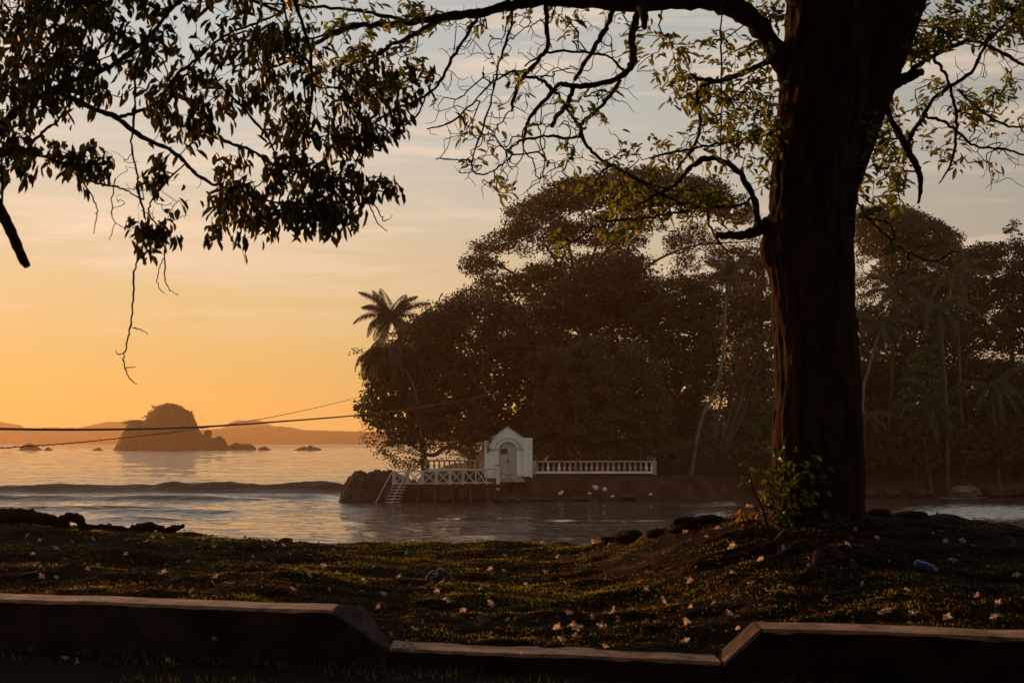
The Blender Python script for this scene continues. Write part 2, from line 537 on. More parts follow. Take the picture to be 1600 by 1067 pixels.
# ------------------------------------------------------------------ kerbs
def kerb(name, x0, x1, ztop, label, slope_l=0.0, slope_r=0.0, n=420):
    m = MB()
    xa = np.linspace(x0, x1, n)
    rows = []
    for x in xa:
        zt = ztop
        dep = 0.36
        zb = zt
        if slope_r and x > x1 - slope_r:
            zt = ztop - (ztop - (CAMZ - 1.41)) * (x - (x1 - slope_r)) / slope_r
            zb = ztop - (ztop - (CAMZ - 1.41)) * max(0.0, x - (x1 - slope_r * .55)) / (slope_r * .55)
        if slope_l and x < x0 + slope_l:
            zt = ztop - (ztop - (CAMZ - 1.41)) * ((x0 + slope_l) - x) / slope_l
            zb = zt
        dz_ = 0.007 * float(fbm(x * 2.3, 1.0, 2.0, 4)) - .012 * max(0.0, float(vn(x * 5.3, 6.0, 0.0)) - .55)
        zt += dz_; zb += dz_
        yf = float(kerb_front(x)) + .010 * float(fbm(x * 3.1, 4.0, 1.0, 4))
        e = 0.020 + 0.012 * float(fbm(x * 6, 2.0, 0.0, 3)) + .03 * max(0.0, float(vn(x * 4.1, 9.0, 3.0)) - .5)
        rows.append([(x, yf - 0.015, CAMZ - 1.75), (x, yf, zt - e), (x, yf + e * .8, zt), (x, yf + dep - e, zb + 0.004), (x, yf + dep, zb - e), (x, yf + dep + .01, CAMZ - 1.75)])
    v = np.array(rows); k = 6
    o = empty(name, ((x0 + x1) / 2, float(kerb_front((x0 + x1) / 2)), CAMZ - 1.75), label, 'kerb')

    def part(nm, c0, c1, i0, i1, mat, ends):
        w_ = v[i0:i1, c0:c1]; q = w_.shape[1]; r = w_.shape[0]
        if q < 2 or r < 2: return
        m = MB()
        i = np.arange(r - 1)[:, None] * q; j = np.arange(q - 1)[None]
        m.add(w_.reshape(-1, 3), np.stack([i + j, i + q + j, i + q + j + 1, i + j + 1], -1).reshape(-1, 4), 0.5)
        if ends:
            for e_, rev in ((0, False), (r - 1, True)):
                idx = [e_ * q + z for z in range(q)]
                m.f.append(np.array([idx[::-1] if rev else idx])); m.t.append(np.array([.5])); m.sm.append(np.array([False]))
        m.build(nm, M[mat], o)

    i_s = int(np.searchsorted(xa, x0 + slope_l)) if slope_l else 0
    i_e = int(np.searchsorted(xa, x1 - slope_r)) if slope_r else n - 1
    body = v.copy(); body[:, 1:5, 2] -= 0.004
    keep = v; v = body; part('body', 0, 6, 0, n, 'kerb_face_shaded', True); v = keep
    part('lit_top', 1, 5, i_s, i_e + 1, 'concrete', False)  # not a separate cap: the kerb's own top, coloured as lit
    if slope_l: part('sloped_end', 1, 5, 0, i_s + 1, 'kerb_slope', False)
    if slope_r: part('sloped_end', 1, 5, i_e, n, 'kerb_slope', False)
    return o


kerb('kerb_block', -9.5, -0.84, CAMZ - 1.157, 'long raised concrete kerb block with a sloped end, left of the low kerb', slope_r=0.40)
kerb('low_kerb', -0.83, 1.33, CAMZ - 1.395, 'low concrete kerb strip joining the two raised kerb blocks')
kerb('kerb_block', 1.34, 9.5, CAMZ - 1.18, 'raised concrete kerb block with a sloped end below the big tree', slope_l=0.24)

# ------------------------------------------------------------------ water
rows_d = np.concatenate([np.linspace(22, 60, 60), np.linspace(60.4, 122, 190), np.linspace(122.2, 134, 90), np.linspace(134.4, 185, 110), np.geomspace(186, 3350, 270)])
ang = np.linspace(-0.62, 0.62, 620)
DD, AA = np.meshgrid(rows_d, ang, indexing='ij')
WX = DD * AA; WY = DD
near = 1 - sstep(150, 420, WY)


def swell(yc, h, wf, wb, u0=-400, u1=3000, fade=60, wob=1.5, seed=0.0):
    u = 800 + F * WX / WY
    c = yc + wob * fbm(WX * 0.06, seed, 0.0, 2)
    s = WY - c
    prof = np.where(s < 0, np.exp(-(s / wf) ** 2), np.exp(-(s / wb) ** 2))
    hh = h * (1 + 0.3 * fbm(WX * 0.12, seed + 5, 0.0, 2) + 0.10 * fbm(WX * 1.1, seed + 9, 0.0, 2))
    return hh * prof * sstep(u0, u0 + fade, u) * (1 - sstep(u1 - fade, u1, u))


WZ = 0.07 * fbm(WX * 0.10, WY * 0.26, 1.0, 3) * near + 0.05 * fbm(WX * 0.45, WY * 0.8, 2.0, 3) * near + 0.075 * fbm(WX * 0.42, WY * 0.36, 12.0, 2) * near
WZ = WZ + 0.22 * fbm(WX * 0.11, WY * 0.10, 16.0, 3) * sstep(140, 230, WY) * (1 - sstep(700, 1500, WY))
WZ = WZ + 0.10 * fbm(WX * 0.02, WY * 0.05, 6.0, 3) * sstep(150, 300, WY)
WZ = WZ + swell(129, 0.85, 0.75, 6, u1=590, fade=90, wob=2.0, seed=1.0) * (.55 + .5 * sstep(-50, 380, 800 + F * WX / WY)) * (1 + .22 * fbm(WX * .55, WY * .4, 4.0, 3))
WZ = WZ + swell(111, 0.30, 0.55, 3.0, u1=480, fade=160, wob=1.0, seed=3.0)
WZ = WZ + swell(116, 0.22, 0.5, 3.0, u0=150, u1=560, fade=80, wob=2.0, seed=4.0)
WZ = WZ + swell(97, 0.24, 0.5, 3.0, u0=-700, u1=330, fade=90, wob=2.0, seed=5.0)
WZ = WZ + swell(91, 0.20, 0.45, 2.6, u0=90, u1=420, fade=90, wob=2.2, seed=6.0)
WZ = WZ + swell(84, 0.18, 0.45, 2.6, u0=100, u1=330, fade=90, wob=2.2, seed=7.0)
WZ = WZ + swell(80, 0.12, 0.9, 2.6, u0=600, u1=1150, fade=150, wob=3, seed=8.0)
u_ = 800 + F * WX / WY
v_ = 690 + F * (CAMZ) / WY


def blob(uc, vc, su, sv):
    return np.exp(-((u_ - uc) / su) ** 2 - ((v_ - vc) / sv) ** 2)


foam = np.clip(0.95 * blob(1560, 803, 110, 14) + 0.62 * blob(1480, 793, 170, 10) + 0.5 * blob(1130, 800, 120, 5) + 0.8 * blob(1430, 806, 70, 6) + 0.8 * blob(1110, 806, 40, 5) + 0.75 * blob(1130, 787, 60, 8)
               + 0.9 * blob(990, 815, 110, 3) + 0.85 * blob(880, 813, 50, 3) + 0.7 * blob(700, 815, 60, 7) + 0.9 * blob(740, 838, 90, 5)
               + 0.8 * blob(1080, 776, 60, 2) + 0.9 * blob(1500, 776, 60, 2) + 0.7 * blob(890, 838, 30, 3) + 0.75 * blob(86, 793, 22, 4) + 0.8 * blob(228, 797, 18, 6)
               + 0.55 * blob(520, 773, 90, 3) + 0.5 * blob(300, 774, 170, 1.6) + 0.6 * blob(170, 783, 120, 1.5) + 0.5 * blob(60, 772, 90, 1.5) + 0.3 * blob(640, 800, 200, 10), 0, 1)
mw, N_, L_ = new_mat('sea_water')
o_ = N_('ShaderNodeOutputMaterial'); b_ = N_('ShaderNodeBsdfPrincipled')
b_.inputs['Roughness'].default_value = 0.10
b_.inputs['IOR'].default_value = 1.33
t_ = N_('ShaderNodeTexCoord')
bumps = None
for sc_, st_, dist_, str_ in ((0.06, (0.5, 1.6, 1), 1.6, 0.7), (0.30, (0.6, 1.6, 1), 0.55, 0.8), (1.3, (.7, 1.7, 1), 0.16, 0.8), (5, (.8, 1.6, 1), 0.035, 0.7)):
    mp_ = N_('ShaderNodeMapping'); mp_.inputs['Scale'].default_value = st_
    L_(t_.outputs['Object'], mp_.inputs[0])
    n_ = N_('ShaderNodeTexNoise'); n_.inputs['Scale'].default_value = sc_; n_.inputs['Detail'].default_value = 4
    L_(mp_.outputs[0], n_.inputs[0])
    bp_ = N_('ShaderNodeBump'); bp_.inputs['Strength'].default_value = str_; bp_.inputs['Distance'].default_value = dist_
    L_(n_.outputs[0], bp_.inputs['Height'])
    if bumps: L_(bumps, bp_.inputs['Normal'])
    bumps = bp_.outputs[0]
L_(bumps, b_.inputs['Normal'])
fa_ = N_('ShaderNodeAttribute'); fa_.attribute_name = 'foam'
mp_ = N_('ShaderNodeMapping'); mp_.inputs['Scale'].default_value = (0.9, 2.6, 1)
L_(t_.outputs['Object'], mp_.inputs[0])
n_ = N_('ShaderNodeTexNoise'); n_.inputs['Scale'].default_value = 1.3; n_.inputs['Detail'].default_value = 9; n_.inputs['Roughness'].default_value = 0.72
L_(mp_.outputs[0], n_.inputs[0])
ad_ = mth('ADD', mth('MULTIPLY', fa_.outputs['Fac'], 0.36, nodes=N_, link=L_), n_.outputs[0], nodes=N_, link=L_)
mr_ = N_('ShaderNodeMapRange'); mr_.inputs['From Min'].default_value = 0.76; mr_.inputs['From Max'].default_value = 0.86
L_(ad_, mr_.inputs['Value'])
bc_ = N_('ShaderNodeMixRGB'); bc_.inputs[1].default_value = (0.060, 0.040, 0.028, 1); bc_.inputs[2].default_value = (0.62, 0.62, 0.60, 1)
L_(mr_.outputs[0], bc_.inputs[0]); L_(bc_.outputs[0], b_.inputs['Base Color'])
ro_ = mth('ADD', mth('MULTIPLY', mr_.outputs[0], 0.6, nodes=N_, link=L_), 0.035, nodes=N_, link=L_)
L_(ro_, b_.inputs['Roughness'])
L_(b_.outputs[0], o_.inputs[0])
tag(grid_mesh('sea', WX, WY, WZ, mw, {'foam': foam}), 'brown grey sea with low swells', kind='structure')


# ------------------------------------------------------------------ far shore
def hills(name, d, prof, seed, thick, rough_, label):
    us = np.linspace(-700, 2300, 900)
    top = np.interp(us, [p[0] for p in prof], [p[1] for p in prof])
    top = top - 2.6 * np.abs(fbm(us * 0.055, seed, 0, 4)) * rough_ - 5.0 * rough_ * np.clip(fbm(us * 0.02, seed + 3, 0, 2), 0, 1) - 3.5 * rough_ * np.clip(fbm(us * 0.21, seed + 8, 0, 2) - 0.35, 0, 1)
    m_ = []
    crest = P(us, top, np.full_like(us, d + thick * .5))
    for t, k in ((0, 0.0), (0.25, 0.55), (0.4, 0.9), (0.5, 1.0), (0.7, 0.8), (1, 0.0)):
        r = crest.copy(); sc_ = (d + thick * t) / (d + thick * .5)
        r[:, 0] *= sc_; r[:, 1] = d + thick * t; r[:, 2] = crest[:, 2] * k - (1.0 if k == 0 else 0)
        m_.append(r)
    A = np.array(m_)
    o = grid_mesh(name, A[:, :, 0], A[:, :, 1], A[:, :, 2], M['hill'])
    tag(o, label, kind='structure')


hills('far_shore', 2650, [(-700, 668), (0, 660), (30, 664), (45, 673), (70, 668), (120, 669), (150, 663), (170, 661), (200, 660), (230, 666), (310, 672), (400, 668), (440, 668), (480, 673), (560, 675), (700, 668), (2300, 664)], 2.0, 120, 1.0,
      'low wooded far shore across the bay')
hills('far_hills', 3220, [(-700, 678), (0, 676), (250, 668), (320, 672), (348, 669), (360, 660), (372, 656), (385, 658), (397, 655), (410, 658), (425, 665), (455, 671), (600, 676), (2300, 672)], 9.0, 120, 0.35,
      'faint hill with a domed top beyond the far shore')


# ------------------------------------------------------------------ rocks in the bay
def heap(name, prof, d, depth, mat, label=None, cat=None, group=None, parent=None, rough=0.10, seed=0.0, n=90, crag=0.0):
    """a rock whose skyline follows prof (u, v); rounded through its depth"""
    us = np.linspace(prof[0][0], prof[-1][0], n)
    top = np.interp(us, [p[0] for p in prof], [p[1] for p in prof])
    c = P(us, top, np.full_like(us, d))
    H = np.maximum(c[:, 2], 0.0)
    k = 29
    s = np.linspace(-1, 1, k)
    X = np.broadcast_to(c[:, 0], (k, n)).copy()
    edge = np.sqrt(np.clip(H / (H.max() + 1e-6), 0.0, 1))
    hw = depth * (0.35 + 0.65 * edge)
    Y = d + s[:, None] * hw[None]
    Y = Y + rough * depth * fbm(X * 2.2 / depth, s[:, None] * 2, seed, 3)
    pr = (1 - np.abs(s[:, None]) ** 2.6)
    Z = H[None] * pr
    amp = rough * H.max()
    Z = Z - np.abs(fbm(X * 3.0 / depth, Y * 3.0 / depth, seed + 4, 4)) * amp * (1 - pr * 0.55) * 1.4 + 0
    Z = Z - crag * np.abs(fbm(X * 1.7, Y * 1.7, seed + 9, 4)) * H.max() * .5 * (np.abs(s[:, None]) < .97)
    Z[0] = Z[-1] = -1.0
    Z[:, 0] = np.minimum(Z[:, 0], -0.5); Z[:, -1] = np.minimum(Z[:, -1], -0.5)
    m = MB()
    i = np.arange(k - 1)[:, None] * n; j = np.arange(n - 1)[None]
    m.add(np.stack([X, Y, Z], -1), np.stack([i + j, i + j + 1, i + n + j + 1, i + n + j], -1).reshape(-1, 4), 0.5, False)
    o = m.build(name, mat, parent)
    if cat: tag(o, label, cat, group)
    return o


rk = empty('rock_island', P(250, 703, 765), 'tall rock island with a rounded bushy top standing in the bay', 'rock island')
heap('rock', [(184, 706), (185, 699), (188, 691), (193, 681), (198, 671), (204, 661), (211, 656), (222, 656), (228, 660), (231, 656), (234, 649), (240, 643), (249, 635), (262, 629), (274, 631), (288, 638), (298, 646), (303, 658), (307, 668), (312, 676), (324, 681), (336, 684), (343, 689), (347, 703), (349, 706)], 765, 24, M['rock_far'], parent=rk, rough=0.05, n=170, seed=1)
m = MB()
pts = []
for u0, v0, su, sv, n0 in ((264, 636, 16, 3, 200), (290, 648, 10, 6, 120), (240, 650, 7, 7, 120), (212, 660, 14, 3, 120), (264, 655, 30, 12, 200)):
    us = u0 + rng.normal(size=n0 * 6) * su * .5; vs = v0 + rng.normal(size=n0 * 6) * sv * .5
    pts.append(P(us, vs, 765 + rng.uniform(-9, 7, n0 * 6)))
pts = np.concatenate(pts)
m.bits(pts, 1.3, 0.9, rng.random(len(pts)), 0.3)
m.build('bushes', M['isl_dark'], rk)
m = MB()
m.tube(P(np.array([246, 243, 240, 237]), np.array([648, 641, 637, 632]), np.full(4, 765.)), [0.5, .45, .35, .2], 5)
m.tube(P(np.array([243, 243.5, 243]), np.array([641, 638, 635]), np.full(3, 765.)), [0.3, .2, .12], 4)
m.build('dead_stem', M['bark_dark'], rk)
grp = 'low rocks showing above the water of the bay'
for prof, lab in (
        ([(331, 706), (333, 690), (337, 683), (343, 680), (350, 685), (354, 692), (356, 706)], 'rounded boulder with a small knob right of the tall rock island'),
        ([(340, 706), (344, 697), (360, 695), (368, 691), (376, 693), (390, 693), (399, 698), (401, 706)], 'long flat rock shelf trailing right from the tall rock island'),
        ([(401, 706), (406, 699), (414, 697), (424, 703), (428, 706)], 'small pointed rock past the end of the flat shelf'),
        ([(455, 705), (464, 701), (474, 697), (480, 699), (484, 695), (490, 698), (500, 700), (504, 705)], 'twin-topped low rock alone in the bay, nearest the far wooded shore'),
        ([(30, 704), (36, 696), (46, 692), (56, 695), (66, 704)], 'rounded low rock farthest left in the bay'),
        ([(70, 705), (75, 698), (81, 703), (84, 705)], 'tiny rock tip beside the rounded low rock'),
        ([(143, 706), (148, 701), (155, 699), (160, 704), (163, 706)], 'tiny flat rock tip left of the tall rock island')):
    heap('bay_rock', prof, 752, 5, M['rock_far'], lab, 'rock', grp, rough=0.10, n=50, seed=prof[0][0])
m = MB(); q = P(325, 678, 764)
a_ = np.linspace(0, math.pi, 9)
m.lathe([(1.0, -4), (1.4, -1.5), (2.0, -0.5), (2.3, .6), (1.7, 1.8), (.4, 2.2)], q, 10)
tag(m.build('bay_rock', M['rock_far']), 'small knob of rock perched between the rock island and its boulder', 'rock', grp)

# ------------------------------------------------------------------ the island near by
def edge_y(x):
    return 108.6 + 0.3 * fbm(np.asarray(x) * 0.2, 3, 0, 2) * 2 + 8.0 * sstep(13, 27, np.asarray(x)) + 9 * (1 - sstep(-9.5, -6.5, np.asarray(x)))


def island_z(x, y):
    s = y - edge_y(x)
    z = -1.2 + 1.3 * sstep(-1.5, 0.0, s) + 1.75 * sstep(0.0, 1.5, s) + (0.30 * fbm(x * 0.7, y * .9, 2, 4) - 0.30 * np.abs(fbm(x * 2.2, y * 2.6, 5, 3))) * sstep(-1, 1, s) * (1 - sstep(1.2, 2.2, s))
    z = z + 0.26 * np.clip(s - 5, 0, 22) * sstep(-6, 2, x) + 0.3 * fbm(x * .2, y * .2, 8, 3) * sstep(3, 8, s)
    z = np.where(x < -7.0, z - 3.2 * (1 - sstep(-9.0, -7.0, x)), z)
    return z


xs = np.linspace(-14, 75, 460); ys = np.concatenate([np.linspace(104, 114, 70), np.linspace(114.3, 175, 90)])
YY, XX = np.meshgrid(ys, xs, indexing='ij')
tag(grid_mesh('island_ground', XX, YY, island_z(XX, YY), M['isl_soil']), 'reddish brown earth and rock bank of the wooded island', kind='structure')
heap('rock_outcrop', [(529, 781), (532, 766), (538, 752), (545, 740), (556, 733), (566, 732), (574, 737), (583, 731), (592, 730), (603, 733), (607, 730), (618, 736), (628, 741), (650, 748), (668, 765), (672, 781)], 108.3, 1.9, M['rock'],
     'dark craggy rock outcrop at the end of the pier', 'rock', rough=0.26, seed=3.3, n=200, crag=.95)


def boulder(c, r, mat, label, group, seed, amp=.45):
    bm = bmesh.new(); bmesh.ops.create_icosphere(bm, subdivisions=3, radius=1)
    v = np.array([q.co[:] for q in bm.verts]); f = [[q.index for q in t.verts] for t in bm.faces]
    bm.free()
    k = 1 + amp * fbm(v[:, 0] * 1.5 + seed, v[:, 1] * 1.5, v[:, 2] * 1.5, 4)
    v = v * k[:, None] * np.array(r) + np.array(c)
    m = MB(); m.add(v, f, 0.5, False)
    return tag(m.build('boulder', mat), label, 'boulder', group)


gb = 'boulders along the foot of the island bank'
for i, (u, v, w_, h_, pale, lab) in enumerate((
        (1505, 768, 24, 10, 1, 'broad pale boulder, largest and brightest on the right-hand shore'),
        (1440, 770, 20, 7, 0, 'low brown boulder just left of the broad pale boulder'),
        (1560, 768, 22, 9, 0, 'dark boulder just right of the broad pale boulder'),
        (1590, 765, 18, 10, 0, 'rounded dark boulder at the right edge of the shore'),
        (1395, 771, 14, 6, 0, 'small brown boulder on the shore near the big tree trunk'),
        (1362, 772, 12, 5, 0, 'small boulder half hidden by the big tree trunk'),
        (783, 781, 13, 4, 0, 'flat wet rock in the water under the white pillar'),
        (803, 781, 10, 5, 0, 'wet rock at the waterline below the door steps'),
        (845, 780, 22, 4, 0, 'long flat wet rock at the waterline right of the gate'),
        (905, 779, 16, 4, 0, 'flat rock at the waterline under the white rubbish'),
        (700, 781, 14, 5, 0, 'rock standing in the water between the pier piles'),
        (740, 778, 16, 7, 0, 'squat rock under the middle of the pier'),
        (980, 776, 15, 5, 0, 'brown rock below the right end of the balustrade'))):
    d = 116.3 if u > 1300 else (107.9 if u < 860 else 108.4)
    boulder(P(u, v, d), np.array([w_, w_ * .8, h_]) * d / F, M['rock_pale'] if pale else M['rock'], lab, gb, i * 3.7)

# low stone wall on the right-hand shore
m = MB()
xa = np.linspace(20.5, 60, 90)
yw = edge_y(xa) + 1.9
for i in range(len(xa) - 1):
    h = 2.75 + 0.05 * vn(i * .7, 3.0)
    m.bar((xa[i], yw[i], 1.9), (xa[i + 1] + .02, yw[i + 1], 1.9), 0.4, 2.0 + 0.1 * float(vn(i * .6, 1.0)))
tag(m.build('shore_wall', M['isl_soil']), 'low earthy stone wall along the right-hand shore of the island', 'wall')
m = MB(); q0 = P(1349, 727, 117); q1 = P(1366, 727, 117)
m.bar(tuple(q0), tuple(q1), 0.35, 0.12)
tag(m.build('bench_slab', M['plaster_old']), 'pale slab bench on the shore wall right of the trunk', 'bench')

# ------------------------------------------------------------------ gate house
gx0, gx1 = float(P(757, 720, 110)[0]), float(P(832, 720, 110)[0])
gz0 = float(P(790, 741, 110)[2])
gt = empty('gatehouse', ((gx0 + gx1) / 2, 110.3, gz0), 'small white gabled gatehouse with arched double door by the pier', 'gatehouse')
zl = float(P(760, 689, 110)[2]); zr = float(P(826, 684, 110)[2]); za = float(P(793, 667, 110)[2])
X = lambda u: float(P(u, 720, 110)[0])
Z = lambda v: float(P(790, v, 110)[2])
dx0, dx1 = X(779.5), X(807.5); dc = (dx0 + dx1) / 2; dr = (dx1 - dx0) / 2
dtop = Z(691); dspr = dtop - dr
arch = [(dc + dr * math.cos(t), dspr + dr * math.sin(t)) for t in np.linspace(0, math.pi, 17)]
outline = [(gx0, gz0 - .3), (dx0 + 0, gz0 - .3)] + arch[::-1] + [(dx1, gz0 - .3), (X(822), gz0 - .3), (X(822), zr), (X(817), zr), (X(808), Z(677.5)), (X(793), za),
           (X(775), Z(679)), (X(768), Z(682)), (X(766), Z(687)), (gx0, zl)]
m = MB(); m.prism(outline, 110.0, 110.55); m.build('wall', M['plaster'], gt)
m = MB(); m.box(X(818), gx1, 109.78, 112.4, gz0 - .3, zr + .003); m.build('buttress', M['plaster'], gt, bevel=.02)
m = MB(); m.box(gx0 + .02, gx0 + .3, 110.56, 112.4, gz0 - .3, zl - .02); m.build('side_wall', M['plaster'], gt)
m = MB(); m.box(gx0 + .31, X(818) - .01, 112.1, 112.4, gz0 - .3, zl + .1); m.build('back_wall', M['plaster'], gt)
m = MB()
for a0, a1 in (((X(766) - .06, Z(688)), (X(793), za + .06)), ((X(793), za + .06), (X(819), zr + .0))):
    m.prism([(a0[0], a0[1]), (a1[0], a1[1]), (a1[0], a1[1] + .05), (a0[0], a0[1] + .05)], 109.93, 112.3)
m.build('roof', M['plaster_old'], gt)
for r_, w_, yy in ((dr + .30, .05, 109.955), (dr + .02, .045, 109.965)):
    m = MB()
    A = [(dc + r_ * math.cos(t), dspr + r_ * math.sin(t)) for t in np.linspace(0, math.pi, 21)]
    B = [(dc + (r_ + w_) * math.cos(t), dspr + (r_ + w_) * math.sin(t)) for t in np.linspace(math.pi, 0, 21)]
    m.prism(A[::1] + B, yy, 110.002)
    m.build('arch_moulding', M['plaster_old'], gt)
for a0, a1 in ((X(762), dx0 - .02), (dx1 + .02, X(818) - .01)):
    m = MB(); m.box(a0, a1, 109.95, 110.002, Z(703), Z(701.6)); m.build('string_course', M['plaster_old'], gt)
for a0, a1 in ((dx0 - .36, dx0 - .03), (dx1 + .03, dx1 + .36)):
    m = MB(); m.box(a0, a1, 109.93, 110.003, gz0 - .25, Z(703) - .005); m.build('pilaster', M['plaster'], gt)
for s_ in (-1, 1):
    m = MB()
    A = [(dc + s_ * .012, gz0), (dc + s_ * .012, dspr + dr)]
    cur = [(dc + s_ * dr * math.cos(t), dspr + dr * math.sin(t)) for t in np.linspace(0.0, math.pi / 2 - .03, 10)]
    o_l = [(dc + s_ * .012, gz0), (dc + s_ * dr, gz0)] + cur + [(dc + s_ * .012, dspr + dr - .01)]
    if s_ < 0: o_l = o_l[::-1]
    m.prism(o_l, 110.18, 110.24)
    for k in range(4):
        xx = dc + s_ * (0.06 + k * .16)
        m.box(min(xx, xx + s_ * .12), max(xx, xx + s_ * .12), 110.165, 110.181, gz0 + .08, dspr + .12)
    dl = m.build('door', M['door_wood'], gt)
    m = MB(); m.box(min(dc + s_ * .05, dc + s_ * .09), max(dc + s_ * .05, dc + s_ * .09), 110.10, 110.17, gz0 + .95, gz0 + 1.12); m.build('handle', M['dark_wood'], dl)
sg = MB(); sg.box(X(782.5), X(792.3), 110.12, 110.162, Z(708.5), Z(700.8)); so = sg.build('sign', M['sign_red'], gt)
for k, (a, b) in enumerate(((784, 791), (783.6, 791.3), (785, 790))):
    t_m = MB(); zc_ = Z(702.6 + k * 2.1)
    x_ = X(a)
    while x_ < X(b):
        ww = random.uniform(.015, .035); t_m.box(x_, x_ + ww, 110.115, 110.121, zc_ - .03, zc_ + .03); x_ += ww + .014
    t_m.build('lettering', M['sign_text'], so)
for k in range(4):
    st = MB(); st.box(X(781) - .1 * k, X(811) + .15 * k, 109.75 - .3 * (k + 1), 109.97 - .3 * k, gz0 - .55, gz0 - .02 - .13 * k); st.build('step', M['plaster_old'], gt, bevel=.01)

# climbing weed on the gatehouse corner
m = MB(); cp = []
for u, v in ((768, 684), (766, 688), (763, 692), (761, 698), (762, 704), (771, 680), (765, 686), (764, 701)):
    cp.append(P(u, v, 109.9) + rng.normal(size=(26, 3)) * np.array([.09, .05, .11]))
cp = np.concatenate(cp); m.bits(cp, .10, .07, rng.random(len(cp)))
vo = empty('wall_creeper', P(765, 700, 109.9), 'small dark creeper hanging over the left shoulder of the gatehouse', 'creeper')
m.build('foliage', M['isl_dark'], vo)

# ------------------------------------------------------------------ balustrades
def balustrade(x0, x1, y0, y1, zb, zt, n, label, bright=()):
    o = empty('balustrade', ((x0 + x1) / 2, (y0 + y1) / 2, zb), label, 'balustrade')
    m = MB(); m.bar((x0, y0, zt - .07), (x1, y1, zt - .07), .26, .13); m.build('top_rail', M['plaster_old'], o, bevel=.015)
    m = MB(); m.bar((x0, y0, zb + .08), (x1, y1, zb + .08), .28, .16); m.build('plinth', M['plaster'], o)
    h = zt - .135 - (zb + .16)
    for i in range(n):
        t = (i + .5) / n
        m = MB()
        pr = [(.08, 0), (.08, .06), (.05, .09), (.09, .2), (.125, .36), (.11, .48), (.055, .70), (.05, .78), (.08, .86), (.08, 1.0)]
        m.lathe([(r, z * h) for r, z in pr], (x0 + (x1 - x0) * t, y0 + (y1 - y0) * t, zb + .16), 10)
        m.build('baluster', M['plaster'] if i in bright else M['plaster_old'], o)
    for xx, yy in ((x0, y0), (x1, y1)):
        m = MB(); m.box(xx - .14, xx + .14, yy - .16, yy + .16, zb - .1, zt + .02); m.build('end_post', M['plaster_old'], o)
    return o


balustrade(gx1 + .16, X(1023), 110.0, 110.2, Z(739.5), Z(719.5), 22, 'long balustrade of vase-shaped balusters right of the gatehouse', (2, 4, 20, 21))
balustrade(float(P(666, 720, 112)[0]), float(P(755, 720, 112)[0]), 112.2, 111.6, float(P(700, 735, 112)[2]), float(P(700, 718, 112)[2]), 11, 'short balustrade of vase-shaped balusters left of the gatehouse')
m = MB(); q = P(853, 719, 110.9)
m.prism([(q[0] - .1, q[2] - .05), (q[0] + .02, q[2] - .05), (q[0] + .34, q[2] + .42), (q[0] + .06, q[2] + .3), (q[0] - .15, q[2] + .12)], 110.9, 110.93)
tag(m.build('leaning_board', M['plaster_old']), 'pale torn board leaning up behind the right balustrade', 'board')
m = MB()
for k in range(5):
    q = P(1012 + k * 3, 715 + (k % 2) * 1.5, 110.3); m.tube([q + (0, 0, -.15), q + (.02, 0, 0.02), q + (.05 * (k - 2), 0, .12)], [.02, .02, .01], 5)
tag(m.build('dry_weed', M['white_wood']), 'tuft of pale dry weed on the right end of the balustrade', 'weed')

# ------------------------------------------------------------------ pier
py0, py1 = 105.3, 106.7
PX = lambda u: float(P(u, 745, 105.3)[0])
PZ = lambda v, d=105.3: float(P(690, v, d)[2])
dkz = PZ(757)
pr = empty('pier', (PX(690), 106, 0), 'narrow wooden pier with white crossed railings in front of the gatehouse', 'pier')
m = MB()
x = PX(612)
while x < PX(790):
    m.box(x, x + .185, py0 - .05, py1 + .05, dkz - .06, dkz); x += .2
m.build('deck', M['dark_wood'], pr)
for yy in (py0 + .08, py1 - .12):
    m = MB(); m.box(PX(612), PX(790), yy, yy + .08, dkz - .24, dkz - .062); m.build('beam', M['dark_wood'], pr)
for u in (653, 680, 707, 735, 762):
    for yy in (py0 + .13, py1 - .1):
        m = MB(); m.tube([(PX(u), yy, -1.2), (PX(u) + .01, yy, dkz - .24)], [.12, .11], 8); m.build('pile', M['dark_wood'], pr)
m = MB(); m.box(PX(708), PX(716), py0 + .5, py1 - .3, -1, dkz - .24); m.build('pier_block', M['isl_soil'], pr)
posts = [614.5, 635.5, 659, 681, 702.5, 723, 743, 760]
zt0, zt1 = PZ(737.5), PZ(733)
for row, yy in enumerate((py0, py1)):
    rl = lambda u: zt0 + (zt1 - zt0) * (u - 612) / 160
    m = MB(); m.bar((PX(612), yy, rl(612)), (PX(776), yy, rl(776)), .07, .07); m.build('handrail', M['white_wood'], pr)
    m = MB(); m.bar((PX(612), yy, dkz + .06), (PX(770), yy, dkz + .14), .05, .06); m.build('bottom_rail', M['white_wood'], pr)
    for i, u in enumerate(posts):
        m = MB(); wpx = .15 if i < 6 else .08
        m.box(PX(u) - wpx / 2, PX(u) + wpx / 2, yy - .045, yy + .045, dkz, rl(u) - .035); m.build('post', M['white_wood'], pr)
        if i + 1 < len(posts):
            a, b = PX(u) + wpx / 2, PX(posts[i + 1]) - .07
            m = MB(); m.bar((a, yy - .012, dkz + .1), (b, yy - .012, rl(posts[i + 1]) - .05), .022, .05); m.build('brace', M['white_wood'], pr)
            m = MB(); m.bar((a, yy + .014, rl(u) - .05), (b, yy + .014, dkz + .12), .022, .05); m.build('brace', M['white_wood'], pr)
